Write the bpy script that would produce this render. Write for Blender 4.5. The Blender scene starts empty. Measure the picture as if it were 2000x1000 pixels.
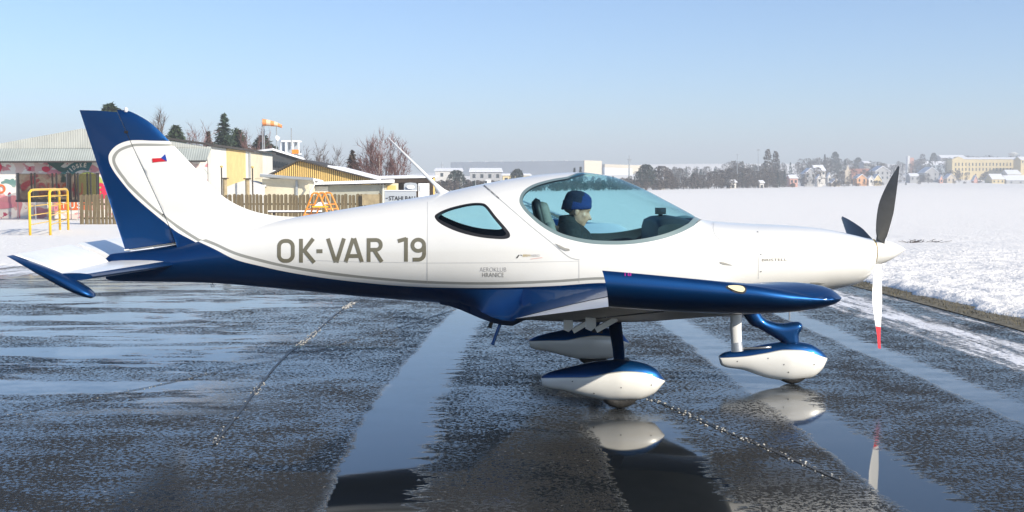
import bpy, bmesh, math, random
import numpy as np
from mathutils import Vector, Matrix, noise
from mathutils.bvhtree import BVHTree
from mathutils.geometry import delaunay_2d_cdt
random.seed(7)
R = math.radians
sc = bpy.context.scene
COL = sc.collection

# ------------------------------------------------------------------ camera
FPX = 2262.0                     # focal length in pixels of the 2000 px wide photograph
CAM = Vector((0.0, -9.05, 1.6))
YAW = math.atan(70 / FPX)
PITCH = math.atan(145 / FPX)
cam_d = bpy.data.cameras.new('camera')
cam = bpy.data.objects.new('camera', cam_d); COL.objects.link(cam)
cam_d.sensor_width = 36.0
cam_d.lens = FPX / 2000 * 36
cam_d.clip_start = 0.1; cam_d.clip_end = 20000
cam.location = CAM
cam.rotation_euler = (math.pi / 2 - PITCH, 0, -YAW)
sc.camera = cam
CR = cam.rotation_euler.to_matrix()

# ------------------------------------------------------------------ light
SUN_AZ = R(128)                  # clockwise from +Y seen from above: right of and behind the camera
SUN_EL = R(27)
SUN = Vector((math.sin(SUN_AZ) * math.cos(SUN_EL), math.cos(SUN_AZ) * math.cos(SUN_EL), math.sin(SUN_EL)))
w = bpy.data.worlds.new('World'); sc.world = w; w.use_nodes = True
wn = w.node_tree.nodes; wl = w.node_tree.links
bg = wn['Background']
sky = wn.new('ShaderNodeTexSky'); sky.sky_type = 'NISHITA'
sky.sun_disc = False
sky.sun_elevation = SUN_EL; sky.sun_rotation = SUN_AZ
sky.altitude = 0; sky.air_density = 0.85; sky.dust_density = 0.5; sky.ozone_density = 5.2
wl.new(sky.outputs[0], bg.inputs[0]); bg.inputs[1].default_value = 0.118
sun_d = bpy.data.lights.new('sun', 'SUN'); sun_o = bpy.data.objects.new('sun', sun_d); COL.objects.link(sun_o)
sun_d.energy = 5.0; sun_d.angle = R(0.5); sun_d.color = (1.0, 0.92, 0.79)
sun_o.rotation_euler = SUN.to_track_quat('Z', 'Y').to_euler()
sun_o.location = (20, -20, 30)
sc.view_settings.view_transform = 'Standard'; sc.view_settings.look = 'None'
sc.view_settings.gamma = 1.0; sc.view_settings.exposure = 0.60
sc.view_settings.use_curve_mapping = False
sc.render.engine = 'CYCLES'
sc.cycles.max_bounces = 8; sc.cycles.diffuse_bounces = 3; sc.cycles.glossy_bounces = 4
sc.cycles.transmission_bounces = 6; sc.cycles.transparent_max_bounces = 24; sc.cycles.volume_bounces = 0
sc.cycles.caustics_reflective = False; sc.cycles.caustics_refractive = False
sc.cycles.use_denoising = True
sc.cycles.sample_clamp_indirect = 6.0

# ------------------------------------------------------------------ pixels to places
def ray(px, py):
    return (CR @ Vector(((px - 1000) / FPX, -(py - 500) / FPX, -1.0))).normalized()
def P(px, py, Y=0.0):            # the point of that view ray on the upright plane Y
    d = ray(px, py)
    return CAM + d * ((Y - CAM.y) / d.y)
def fade(t): t = max(0., min(1., t)); return t * t * (3 - 2 * t)
def gz(x, y):                    # height of the land
    d = y + 9.05
    s = 3.0 * math.log1p(math.exp(min(40, (d - 22) / 3.0)))
    z = -1.05 * (1 - math.exp(-s / 25.0))
    t = x * 0.8 + 300           # distance of the field edge grows to the right
    z += 16 * fade((d - t - 120) / 550) * fade((x + 250) / 500)
    z += 9 * fade((d - 700) / 900)
    return z
def G(px, py):                   # where that view ray meets the land
    d = ray(px, py); t = 4.0; step = 0.5
    prev = t
    while t < 3000:
        p = CAM + d * t
        if p.z <= gz(p.x, p.y): break
        prev = t; t *= 1.02
    lo, hi = prev, t
    for _ in range(30):
        m = (lo + hi) / 2; p = CAM + d * m
        if p.z <= gz(p.x, p.y): hi = m
        else: lo = m
    return CAM + d * hi

# ------------------------------------------------------------------ mesh helpers
class MB:
    def __init__(self): self.v = []; self.f = []; self.m = []
    def add(self, vs, fs, m=0):
        b = len(self.v); self.v += [tuple(x) for x in vs]
        self.f += [tuple(b + i for i in f) for f in fs]; self.m += [m] * len(fs)
        return self
    def box(self, c, s, m=0, rot=None):
        h = [x / 2 for x in s]; vs = []
        for dx in (-1, 1):
            for dy in (-1, 1):
                for dz in (-1, 1):
                    p = Vector((dx * h[0], dy * h[1], dz * h[2]))
                    if rot is not None: p = rot @ p
                    vs.append(Vector(c) + p)
        return self.add(vs, [(0, 1, 3, 2), (4, 6, 7, 5), (0, 4, 5, 1), (2, 3, 7, 6), (0, 2, 6, 4), (1, 5, 7, 3)], m)
    def bx(self, x0, x1, y0, y1, z0, z1, m=0):
        return self.box(((x0 + x1) / 2, (y0 + y1) / 2, (z0 + z1) / 2), (abs(x1 - x0), abs(y1 - y0), abs(z1 - z0)), m)
    def tube(self, pts, rad, n=8, m=0, cap=True, flat=1.0):
        pts = [Vector(p) for p in pts]
        if not hasattr(rad, '__len__'): rad = [rad] * len(pts)
        rings = []; up = None
        for i, p in enumerate(pts):
            t = (pts[min(i + 1, len(pts) - 1)] - pts[max(i - 1, 0)])
            t = t.normalized() if t.length > 1e-9 else Vector((0, 0, 1))
            if up is None:
                up = Vector((0, 0, 1)) if abs(t.z) < 0.9 else Vector((1, 0, 0))
            a = up - t * up.dot(t)
            a = a.normalized() if a.length > 1e-6 else t.orthogonal().normalized()
            up = a; b = t.cross(a)
            rings.append([p + a * (math.cos(2 * math.pi * k / n) * rad[i]) + b * (math.sin(2 * math.pi * k / n) * rad[i] * flat) for k in range(n)])
        vs = [q for r in rings for q in r]; fs = []
        for i in range(len(pts) - 1):
            for k in range(n):
                fs.append((i * n + k, i * n + (k + 1) % n, (i + 1) * n + (k + 1) % n, (i + 1) * n + k))
        if cap: fs.append(tuple(range(n - 1, -1, -1))); fs.append(tuple((len(pts) - 1) * n + k for k in range(n)))
        return self.add(vs, fs, m)
    def prism(self, poly, axis_vec, m=0):       # poly: 3D points, extruded by axis_vec
        a = Vector(axis_vec); n = len(poly)
        vs = [Vector(p) for p in poly] + [Vector(p) + a for p in poly]
        fs = [tuple(range(n)), tuple(range(2 * n - 1, n - 1, -1))]
        for k in range(n): fs.append((k, k + n, (k + 1) % n + n, (k + 1) % n))
        return self.add(vs, fs, m)
    def loft(self, rings, m=0, closed=True, caps=True):
        n = len(rings[0]); vs = [q for r in rings for q in r]; fs = []
        for i in range(len(rings) - 1):
            for k in range(n if closed else n - 1):
                fs.append((i * n + k, i * n + (k + 1) % n, (i + 1) * n + (k + 1) % n, (i + 1) * n + k))
        if caps and closed:
            fs.append(tuple(range(n - 1, -1, -1))); fs.append(tuple((len(rings) - 1) * n + k for k in range(n)))
        return self.add(vs, fs, m)
    def build(self, name, mats, parent=None, smooth=False, fix=True, auto=None):
        me = bpy.data.meshes.new(name)
        me.from_pydata(self.v, [], self.f)
        if not isinstance(mats, (list, tuple)): mats = [mats]
        for x in mats: me.materials.append(x)
        if len(mats) > 1: me.polygons.foreach_set('material_index', self.m)
        if fix:
            bm = bmesh.new(); bm.from_mesh(me); bmesh.ops.recalc_face_normals(bm, faces=bm.faces); bm.to_mesh(me); bm.free()
        if smooth: me.polygons.foreach_set('use_smooth', [True] * len(me.polygons))
        if auto is not None: me.set_sharp_from_angle(angle=R(auto))
        me.update()
        return link(name, me, parent)
def link(name, me, parent=None):
    o = bpy.data.objects.new(name, me); COL.objects.link(o)
    if parent is not None:
        o.parent = parent
        off = Vector((0, 0, 0)); p = parent
        if p.type == 'EMPTY': off = Vector(p.location)
        o.matrix_parent_inverse = Matrix.Translation(-off)
    return o
def thing(name, label, cat, loc=(0, 0, 0), group=None):
    o = bpy.data.objects.new(name, None); COL.objects.link(o)
    o.empty_display_size = 0.3; o.location = loc
    return tag(o, label, cat, group)
def tag(o, label, cat=None, group=None, kind=None):
    if label: o['label'] = label
    if cat: o['category'] = cat
    if group: o['group'] = group
    if kind: o['kind'] = kind
    return o
def pchip(xs, ys, x):
    xs = np.asarray(xs, float); ys = np.asarray(ys, float)
    h = np.diff(xs); d = np.diff(ys) / h; n = len(xs); mm = np.zeros(n)
    for i in range(1, n - 1):
        if d[i - 1] * d[i] > 0:
            w1 = 2 * h[i] + h[i - 1]; w2 = h[i] + 2 * h[i - 1]
            mm[i] = (w1 + w2) / (w1 / d[i - 1] + w2 / d[i])
    mm[0] = d[0]; mm[-1] = d[-1]
    i = int(np.clip(np.searchsorted(xs, x) - 1, 0, n - 2)); t = (np.clip(x, xs[0], xs[-1]) - xs[i]) / h[i]
    return float((2*t**3-3*t**2+1)*ys[i] + (t**3-2*t**2+t)*h[i]*mm[i] + (-2*t**3+3*t**2)*ys[i+1] + (t**3-t**2)*h[i]*mm[i+1])
def smooth_poly(pts, n=6, closed=False):         # Catmull-Rom through points (2D or 3D tuples)
    pts = [np.asarray(p, float) for p in pts]; out = []; N = len(pts)
    for i in range(N if closed else N - 1):
        if closed: p0, p1, p2, p3 = pts[(i-1) % N], pts[i], pts[(i+1) % N], pts[(i+2) % N]
        else: p0, p1, p2, p3 = pts[max(i-1, 0)], pts[i], pts[i+1], pts[min(i+2, N-1)]
        for k in range(n):
            t = k / n
            out.append(tuple(0.5 * ((2*p1) + (-p0+p2)*t + (2*p0-5*p1+4*p2-p3)*t*t + (-p0+3*p1-3*p2+p3)*t**3)))
    if not closed: out.append(tuple(pts[-1]))
    return out
def pip(p, poly):
    x, y = p; c = False; n = len(poly); j = n - 1
    for i in range(n):
        xi, yi = poly[i]; xj, yj = poly[j]
        if (yi > y) != (yj > y) and x < (xj - xi) * (y - yi) / (yj - yi) + xi: c = not c
        j = i
    return c
def cdt(grid, lines, tol):
    """constrained triangulation: grid points plus polylines [(points, closed)]"""
    pts = []; ed = []
    for ln, closed in lines:
        b = len(pts); pts += [tuple(p) for p in ln]
        ed += [(b + i, b + i + 1) for i in range(len(ln) - 1)]
        if closed: ed.append((b + len(ln) - 1, b))
    A = np.array(pts) if pts else np.zeros((0, 2))
    cell = {}
    for q in pts: cell.setdefault((int(q[0] // tol), int(q[1] // tol)), []).append(q)
    for g in grid:
        ci, cj = int(g[0] // tol), int(g[1] // tol); ok = True
        for a in (-1, 0, 1):
            for b2 in (-1, 0, 1):
                for q in cell.get((ci + a, cj + b2), ()):
                    if (q[0] - g[0]) ** 2 + (q[1] - g[1]) ** 2 < tol * tol: ok = False
        if ok: pts.append(tuple(g))
    r = delaunay_2d_cdt([Vector(p) for p in pts], ed, [], 0, 1e-6)
    return [tuple(v) for v in r[0]], [tuple(f) for f in r[2]]

# ------------------------------------------------------------------ materials
def nodes(m): return m.node_tree.nodes, m.node_tree.links
def mat(name, col, rough=0.6, metal=0.0, var=0.0, vscale=8.0, bump=0.0, bscale=40.0, coat=0.0, spec=0.5, coords='Object', stretch=None, var2=None, emit=None):
    m = bpy.data.materials.new(name); m.use_nodes = True
    n, l = nodes(m); b = n['Principled BSDF']
    b.inputs['Base Color'].default_value = (*col, 1); b.inputs['Roughness'].default_value = rough
    b.inputs['Metallic'].default_value = metal
    b.inputs['Specular IOR Level'].default_value = spec
    b.inputs['Coat Weight'].default_value = coat; b.inputs['Coat Roughness'].default_value = 0.04
    if var or bump:
        tc = n.new('ShaderNodeTexCoord'); src = tc.outputs[coords]
        if stretch:
            mp = n.new('ShaderNodeMapping'); mp.inputs['Scale'].default_value = stretch
            l.new(src, mp.inputs[0]); src = mp.outputs[0]
    if var:
        nz = n.new('ShaderNodeTexNoise'); nz.inputs['Scale'].default_value = vscale; nz.inputs['Detail'].default_value = 5; nz.inputs['Roughness'].default_value = 0.65
        l.new(src, nz.inputs['Vector'])
        cr = n.new('ShaderNodeValToRGB'); cr.color_ramp.elements[0].position = 0.3; cr.color_ramp.elements[1].position = 0.7
        c2 = var2 if var2 else tuple(min(1, c * (1 + var)) for c in col)
        cr.color_ramp.elements[0].color = (*[c * (1 - var) for c in col], 1); cr.color_ramp.elements[1].color = (*c2, 1)
        l.new(nz.outputs[0], cr.inputs[0]); l.new(cr.outputs[0], b.inputs['Base Color'])
    if bump:
        nb = n.new('ShaderNodeTexNoise'); nb.inputs['Scale'].default_value = bscale; nb.inputs['Detail'].default_value = 6
        l.new(src, nb.inputs['Vector'])
        bp = n.new('ShaderNodeBump'); bp.inputs['Strength'].default_value = bump; bp.inputs['Distance'].default_value = 0.02
        l.new(nb.outputs[0], bp.inputs['Height']); l.new(bp.outputs[0], b.inputs['Normal'])
    return m
def ribbed(name, col, axis, period, rough=0.5, metal=0.0, strength=0.6, dark=0.75, var=0.12):
    """sheet with fine ribs along the other axis"""
    m = mat(name, col, rough, metal); n, l = nodes(m); b = n['Principled BSDF']
    tc = n.new('ShaderNodeTexCoord'); sp = n.new('ShaderNodeSeparateXYZ'); l.new(tc.outputs['Object'], sp.inputs[0])
    mu = n.new('ShaderNodeMath'); mu.operation = 'MULTIPLY'; mu.inputs[1].default_value = 2 * math.pi / period
    l.new(sp.outputs[axis], mu.inputs[0])
    sn = n.new('ShaderNodeMath'); sn.operation = 'SINE'; l.new(mu.outputs[0], sn.inputs[0])
    mr = n.new('ShaderNodeMapRange'); mr.inputs[1].default_value = -1; mr.inputs[2].default_value = 0.2; l.new(sn.outputs[0], mr.inputs[0])
    nz = n.new('ShaderNodeTexNoise'); nz.inputs['Scale'].default_value = 0.9; nz.inputs['Detail'].default_value = 6; l.new(tc.outputs['Object'], nz.inputs[0])
    ad = n.new('ShaderNodeMath'); ad.operation = 'MULTIPLY_ADD'; ad.inputs[1].default_value = var * 4; ad.inputs[2].default_value = 1 - var * 2
    l.new(nz.outputs[0], ad.inputs[0])
    mx = n.new('ShaderNodeMix'); mx.data_type = 'RGBA'
    mx.inputs['A'].default_value = (*[c * dark for c in col], 1); mx.inputs['B'].default_value = (*col, 1)
    l.new(mr.outputs[0], mx.inputs['Factor'])
    vm = n.new('ShaderNodeVectorMath'); vm.operation = 'SCALE'; l.new(mx.outputs['Result'], vm.inputs[0]); l.new(ad.outputs[0], vm.inputs['Scale'])
    l.new(vm.outputs[0], b.inputs['Base Color'])
    bp = n.new('ShaderNodeBump'); bp.inputs['Strength'].default_value = strength; bp.inputs['Distance'].default_value = period * 0.25
    l.new(sn.outputs[0], bp.inputs['Height']); l.new(bp.outputs[0], b.inputs['Normal'])
    return m
M = {}
M['white'] = mat('white_gelcoat', (0.78, 0.765, 0.715), 0.28, var=0.02, vscale=3, coat=0.6)
M['white2'] = mat('white_metal_skin', (0.74, 0.74, 0.73), 0.35, var=0.05, vscale=6, coat=0.3, bump=0.03, bscale=12)
M['blue'] = mat('blue_metallic_paint', (0.0004, 0.050, 0.175), 0.42, metal=0.8, var=0.05, vscale=4, coat=0.5)
M['grey_stripe'] = mat('grey_stripe', (0.30, 0.30, 0.27), 0.35, coat=0.5)
M['letter'] = mat('registration_grey', (0.17, 0.155, 0.105), 0.4, coat=0.3)
M['letter_soft'] = mat('faded_grey_lettering', (0.42, 0.40, 0.38), 0.5)
M['letter_dark'] = mat('brown_grey_lettering', (0.16, 0.14, 0.11), 0.5)
M['seam'] = mat('panel_gap', (0.16, 0.16, 0.16), 0.7)
M['seam_soft'] = mat('faint_panel_line', (0.45, 0.45, 0.44), 0.6)
M['black'] = mat('black_rubber', (0.012, 0.012, 0.013), 0.55, var=0.3, vscale=20)
M['trim'] = mat('canopy_seal_grey', (0.16, 0.22, 0.22), 0.4, coat=0.3)
M['lining'] = mat('cabin_lining', (0.05, 0.055, 0.06), 0.85, var=0.2, vscale=10)
M['panel'] = mat('instrument_panel', (0.03, 0.035, 0.04), 0.6, var=0.2, vscale=15)
M['seat'] = mat('grey_seat_cloth', (0.20, 0.19, 0.17), 0.9, var=0.15, vscale=30)
M['blade'] = mat('grey_composite_blade', (0.06, 0.065, 0.07), 0.38, var=0.15, vscale=15, coat=0.3)
M['blade_white'] = mat('white_blade_face', (0.75, 0.74, 0.70), 0.35, coat=0.3)
M['red'] = mat('red_tip_paint', (0.55, 0.012, 0.02), 0.4, coat=0.3)
M['flagblue'] = mat('flag_blue', (0.01, 0.05, 0.32), 0.4)
M['flagwhite'] = mat('flag_white', (0.8, 0.8, 0.8), 0.4)
M['magenta'] = mat('magenta_mark', (0.35, 0.01, 0.22), 0.5)
M['gold'] = mat('gold_print', (0.45, 0.30, 0.05), 0.5)
M['metal'] = mat('bare_aluminium', (0.55, 0.55, 0.55), 0.35, metal=0.9, var=0.1, vscale=30)
M['tyre'] = mat('tyre_rubber', (0.018, 0.017, 0.016), 0.75, var=0.4, vscale=25, bump=0.3, bscale=60)
M['lens'] = mat('clear_light_lens', (0.75, 0.68, 0.42), 0.12, coat=1.0)
M['red_lens'] = mat('white_strobe_lens', (0.75, 0.75, 0.78), 0.1, coat=1.0)
def glass(name, tint, gloss=0.03, ior=1.45):
    m = bpy.data.materials.new(name); m.use_nodes = True; n, l = nodes(m)
    n.remove(n['Principled BSDF']); out = n['Material Output']
    tr = n.new('ShaderNodeBsdfTransparent'); tr.inputs[0].default_value = (*tint, 1)
    gl = n.new('ShaderNodeBsdfGlossy'); gl.inputs['Roughness'].default_value = gloss
    lw = n.new('ShaderNodeLayerWeight'); lw.inputs[0].default_value = 0.5
    pw = n.new('ShaderNodeMath'); pw.operation = 'POWER'; pw.inputs[1].default_value = 4.0; l.new(lw.outputs['Facing'], pw.inputs[0])
    fr = n.new('ShaderNodeMath'); fr.operation = 'MULTIPLY_ADD'; fr.inputs[1].default_value = 0.6; fr.inputs[2].default_value = 0.02; l.new(pw.outputs[0], fr.inputs[0])
    mx = n.new('ShaderNodeMixShader')
    l.new(fr.outputs[0], mx.inputs[0]); l.new(tr.outputs[0], mx.inputs[1]); l.new(gl.outputs[0], mx.inputs[2]); l.new(mx.outputs[0], out.inputs[0])
    return m
M['glass'] = glass('tinted_canopy_glass', (0.61, 0.85, 0.89))
M['bglass'] = mat('building_window_glass', (0.03, 0.04, 0.05), 0.08, spec=0.8)
# ================================================================== the light aircraft
PLANE = thing('light_aircraft', 'white and dark blue low wing two seat aircraft with bubble canopy parked on wet asphalt', 'aircraft', (1.0, 0, 0))
ST = [  # px, top, bottom, widest, half width (m), upper exponent, lower exponent
    (206, 505, 545, 525, 0.015, 2.0, 2.0), (214, 497, 548, 524, 0.035, 2.0, 2.0), (240, 493, 550, 523, 0.062, 2.0, 2.0),
    (300, 485, 551, 518, 0.105, 2.0, 2.0), (352, 475.5, 552, 513, 0.145, 2.0, 2.0), (410, 459, 554, 506, 0.185, 2.0, 2.1),
    (520, 434, 563, 498, 0.26, 2.0, 2.2), (600, 420.5, 571, 496, 0.325, 2.0, 2.25), (700, 404, 581, 494, 0.405, 2.0, 2.3),
    (850, 379.5, 594, 492, 0.52, 2.0, 2.4), (940, 360, 603, 490, 0.58, 2.0, 2.5), (1000, 349, 611, 489, 0.61, 2.0, 2.6),
    (1080, 339, 616, 489, 0.635, 2.0, 2.7), (1130, 336.5, 617, 489, 0.64, 2.0, 2.7), (1190, 344, 616, 490, 0.635, 2.0, 2.7),
    (1240, 362, 614, 491, 0.625, 2.0, 2.7), (1300, 392.5, 611, 493, 0.605, 2.05, 2.7), (1340, 414, 608, 495, 0.59, 2.1, 2.6),
    (1368, 428.5, 606, 497, 0.575, 2.2, 2.6), (1395, 432, 604, 499, 0.56, 2.3, 2.5), (1450, 436, 598, 502, 0.53, 2.3, 2.4),
    (1550, 441, 582, 505, 0.455, 2.25, 2.3), (1600, 446, 572, 505, 0.40, 2.2, 2.2), (1640, 453, 564.5, 503, 0.34, 2.1, 2.15),
    (1670, 459.5, 556, 500, 0.28, 2.05, 2.1), (1688, 464, 546, 497, 0.225, 2.0, 2.0), (1698, 466, 534, 495, 0.17, 2.0, 2.0),
    (1703, 467.5, 522, 493.5, 0.12, 2.0, 2.0), (1705, 469, 517, 493, 0.10, 2.0, 2.0)]
SX = [P(s[0], 490, 0).x for s in ST]
S_top = [P(s[0], s[1], 0).z for s in ST]
S_bot = [P(s[0], s[2], -0.35 * s[4]).z for s in ST]
S_mid = [P(s[0], s[3], -0.8 * s[4]).z for s in ST]
S_w = [s[4] for s in ST]; S_nu = [s[5] for s in ST]; S_nl = [s[6] for s in ST]
_tab = np.linspace(SX[0], SX[-1], 1400)
def _cat(ys): return np.array([pchip(SX, ys, x) for x in _tab])
T_top, T_bot, T_mid, T_w, T_nu, T_nl = map(_cat, (S_top, S_bot, S_mid, S_w, S_nu, S_nl))
def spow(a, e): return math.copysign(abs(a) ** e, a)
def fus(x, v):                    # near side (Y < 0), v = 0 spine .. 1 keel
    t = np.interp(x, _tab, T_top); b = np.interp(x, _tab, T_bot); m = np.interp(x, _tab, T_mid); ww = np.interp(x, _tab, T_w)
    a = v * math.pi; c = math.cos(a)
    n = np.interp(x, _tab, T_nu) if c >= 0 else np.interp(x, _tab, T_nl)
    z = m + (t - m) * spow(c, 2 / n) if c >= 0 else m + (m - b) * spow(c, 2 / n)
    return Vector((x, -ww * spow(math.sin(a), 2 / n), z))
def fus_n(x, v):
    e = 0.012
    dx = fus(min(x + e, SX[-1]), v) - fus(max(x - e, SX[0]), v)
    dv = fus(x, v + 0.012) - fus(x, v - 0.012)
    n = dv.cross(dx)
    if n.length < 1e-9: return Vector((0, 0, 1))
    n.normalize()
    m = Vector((0, 0, np.interp(x, _tab, T_mid)))
    c = fus(x, v) - Vector((x, 0, m.z))
    return n if n.dot(c) > 0 else -n
# dense near side surface for projecting pixels onto it
NX, NV = 420, 80
gx = np.linspace(SX[0], SX[-1], NX)
bv = [fus(x, j / NV) for x in gx for j in range(NV + 1)]
bf = [(i * (NV + 1) + j, i * (NV + 1) + j + 1, (i + 1) * (NV + 1) + j + 1, (i + 1) * (NV + 1) + j) for i in range(NX - 1) for j in range(NV)]
FUS_BVH = BVHTree.FromPolygons(bv, bf)
def to_xv(px, py):
    d = ray(px, py); h = FUS_BVH.ray_cast(CAM, d)
    if h[0] is None: return None
    x, z = h[0].x, h[0].z
    lo, hi = 0., 1.
    for _ in range(40):
        m = (lo + hi) / 2
        if fus(x, m).z > z: lo = m
        else: hi = m
    return (x, (lo + hi) / 2)
def curve_xv(pts, n=6, closed=False):
    return [q for q in (to_xv(*p) for p in smooth_poly(pts, n, closed)) if q]
VS = 1.4                           # v is scaled so that triangles in (x, v) come out even
sc2 = lambda pts: [(p[0], p[1] * VS) for p in pts]
# --- outlines seen in the photograph
glass_low = [(1108, 345), (1075, 350.5), (1042, 360), (1022, 373), (1014.5, 389), (1018, 403), (1034, 422), (1062, 445), (1100, 464), (1150, 475.5), (1200, 478), (1245, 475.5), (1292, 467), (1330, 454), (1357, 440)]
glass_in = [(1108, 349), (1075, 355), (1044, 364.5), (1027, 376), (1020.5, 389), (1025, 402), (1041, 420), (1067, 440), (1102, 457.5), (1150, 468), (1200, 470.5), (1243, 468), (1288, 459.5), (1322, 448), (1345, 436)]
top_x = lambda px: P(px, 400, 0).x
g_out = [(top_x(1138), 0.0)] + curve_xv(glass_low) + [(top_x(1371), 0.0)]
g_in = [(top_x(1146), 0.0)] + curve_xv(glass_in) + [(top_x(1360), 0.0)]
q_out = curve_xv([(849, 424), (857, 415), (880, 405.5), (915, 397.5), (940, 396.5), (952, 402), (968, 422), (988, 445), (996, 457), (993, 465), (975, 467), (935, 463), (895, 453), (862, 438)], 6, True)
q_in = curve_xv([(855, 424), (863, 416), (884, 407.5), (916, 400), (938, 399), (948, 404), (963, 424), (981, 446), (988, 455), (985, 460), (972, 461), (936, 457), (899, 447), (867, 433)], 6, True)
frame = [(top_x(945), 0.0)] + curve_xv([(950, 366), (975, 388), (1005, 414), (1040, 444), (1075, 472), (1102, 495), (1116, 504), (1135, 508), (1200, 510), (1290, 500), (1340, 484), (1375, 460), (1390, 440)]) + [(top_x(1394), 0.0)]
LN = [(386, 461, 467, 471), (420, 474, 480, 487), (460, 492, 498, 507), (510, 506, 512, 520), (560, 517.6, 523, 531), (630, 529, 535, 542.5), (700, 538, 543, 551),
      (770, 544.5, 549.5, 557.5), (835, 548.6, 553.8, 561), (920, 551, 556, 562.5), (1000, 550, 555.5, 561.5), (1090, 546.5, 551.5, 558), (1180, 541, 546, 552.5),
      (1300, 545, 550, 556), (1400, 556, 561, 567), (1470, 568, 573, 580)]
lines = []
for k in (1, 2, 3):
    c = curve_xv([(l[0], l[k]) for l in LN], 8)
    first = c[0]; c = [(first[0] - 0.035, 0.0)] + c + [(c[-1][0] + 0.25, 1.0)]
    lines.append(c)
def line_v(k, x):
    c = lines[k]; xs = [p[0] for p in c]; vs = [p[1] for p in c]
    if x <= xs[0]: return -0.01
    if x >= xs[-1]: return 1.01
    return float(np.interp(x, xs, vs))
COWL_X = top_x(1481)
grid = [(x, v * VS) for x in np.linspace(SX[0], SX[-1] - 0.14, 170) for v in np.linspace(0, 1, 45)]
grid += [(x, v * VS) for x in np.linspace(SX[-1] - 0.13, SX[-1], 16) for v in np.linspace(0, 1, 45)]
cons = [(sc2(g_out), False), (sc2(g_in), False), (sc2(q_out), True), (sc2(q_in), True), (sc2(frame), False),
        ([(COWL_X, v * VS) for v in np.linspace(0, 1, 45)], False)] + [(sc2(c), False) for c in lines]
cv, cf = cdt(grid, cons, 0.012)
G_OUT, G_IN, Q_OUT, Q_IN, FR = sc2(g_out), sc2(g_in), sc2(q_out), sc2(q_in), sc2(frame)
parts = {k: ([], []) for k in ('fuselage', 'canopy_frame', 'canopy_glass', 'window', 'cowling')}
for f in cf:
    cx = sum(cv[i][0] for i in f) / 3; cy = sum(cv[i][1] for i in f) / 3; c = (cx, cy); v = cy / VS
    if pip(c, G_IN): k, m = 'canopy_glass', 0
    elif pip(c, Q_IN): k, m = 'window', 0
    else:
        if pip(c, G_OUT): m = 3
        elif pip(c, Q_OUT): m = 4
        elif v < line_v(0, cx): m = 0
        elif v < line_v(1, cx): m = 2
        elif v < line_v(2, cx): m = 0
        else: m = 1
        k = 'canopy_frame' if pip(c, FR) else ('cowling' if cx > COWL_X else 'fuselage')
    parts[k][0].append(f); parts[k][1].append(m)
PV = [fus(p[0], p[1] / VS) for p in cv]; PN = [fus_n(p[0], p[1] / VS) for p in cv]
for i, p in enumerate(cv):
    if p[1] / VS < 1e-4 or p[1] / VS > 1 - 1e-4:
        PV[i].y = 0.0; n = PN[i]; n.y = 0; n.normalize()
mir = lambda q: Vector((q.x, -q.y, q.z))
def shell(name, faces, ms, mats, parent, sides=(1, -1), off=0.0, flip=False):
    used = sorted({i for f in faces for i in f}); ix = {i: k for k, i in enumerate(used)}
    V = []; N = []; F = []; MI = []
    for s in sides:
        b = len(V)
        for i in used:
            p = PV[i] + PN[i] * off; n = PN[i]
            if s < 0: p = mir(p); n = mir(n)
            V.append(tuple(p)); N.append(tuple(-n if flip else n))
        for f, m in zip(faces, ms):
            a = [ix[i] + b for i in f]
            nn = (Vector(V[a[1]]) - Vector(V[a[0]])).cross(Vector(V[a[2]]) - Vector(V[a[0]]))
            if nn.dot(Vector(N[a[0]])) < 0: a = a[::-1]
            F.append(a); MI.append(m)
    me = bpy.data.meshes.new(name); me.from_pydata(V, [], F)
    for x in mats: me.materials.append(x)
    me.polygons.foreach_set('material_index', MI); me.polygons.foreach_set('use_smooth', [True] * len(F))
    me.normals_split_custom_set_from_vertices(N); me.update()
    return link(name, me, parent)
PM = [M['white'], M['blue'], M['grey_stripe'], M['trim'], M['black']]
FUS = shell('fuselage', *parts['fuselage'], PM, PLANE)
CAN = shell('canopy', *parts['canopy_frame'], PM, PLANE)
CG = shell('canopy_glass', *parts['canopy_glass'], [M['glass']], CAN)
COWL = shell('cowling', *parts['cowling'], PM, PLANE)
for s in (1, -1): shell('side_window', *parts['window'], [M['glass']], FUS, sides=(s,))
xa, xb = top_x(800), top_x(1480)
lf = [f for k in ('fuselage', 'canopy_frame') for f in parts[k][0] if xa < cv[f[0]][0] < xb]
shell('cabin_lining', lf, [0] * len(lf), [M['lining']], FUS, off=-0.014, flip=True)
cb = MB()
for px in (800, 1478):           # bulkheads closing the cabin
    x = top_x(px); ringp = [fus(x, j / 24) for j in range(25)]; ringp += [mir(p) for p in ringp[-2:0:-1]]
    c = Vector((x, 0, np.interp(x, _tab, T_mid))); ringp = [c + (p - c) * 0.97 for p in ringp]
    cb.add(ringp, [tuple(range(len(ringp)))])
x0, x1 = top_x(800), top_x(1478)
cb.bx(top_x(960), top_x(1440), -0.3, 0.3, 0.70, 0.72)
cb.build('bulkhead', M['lining'], FUS)

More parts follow.
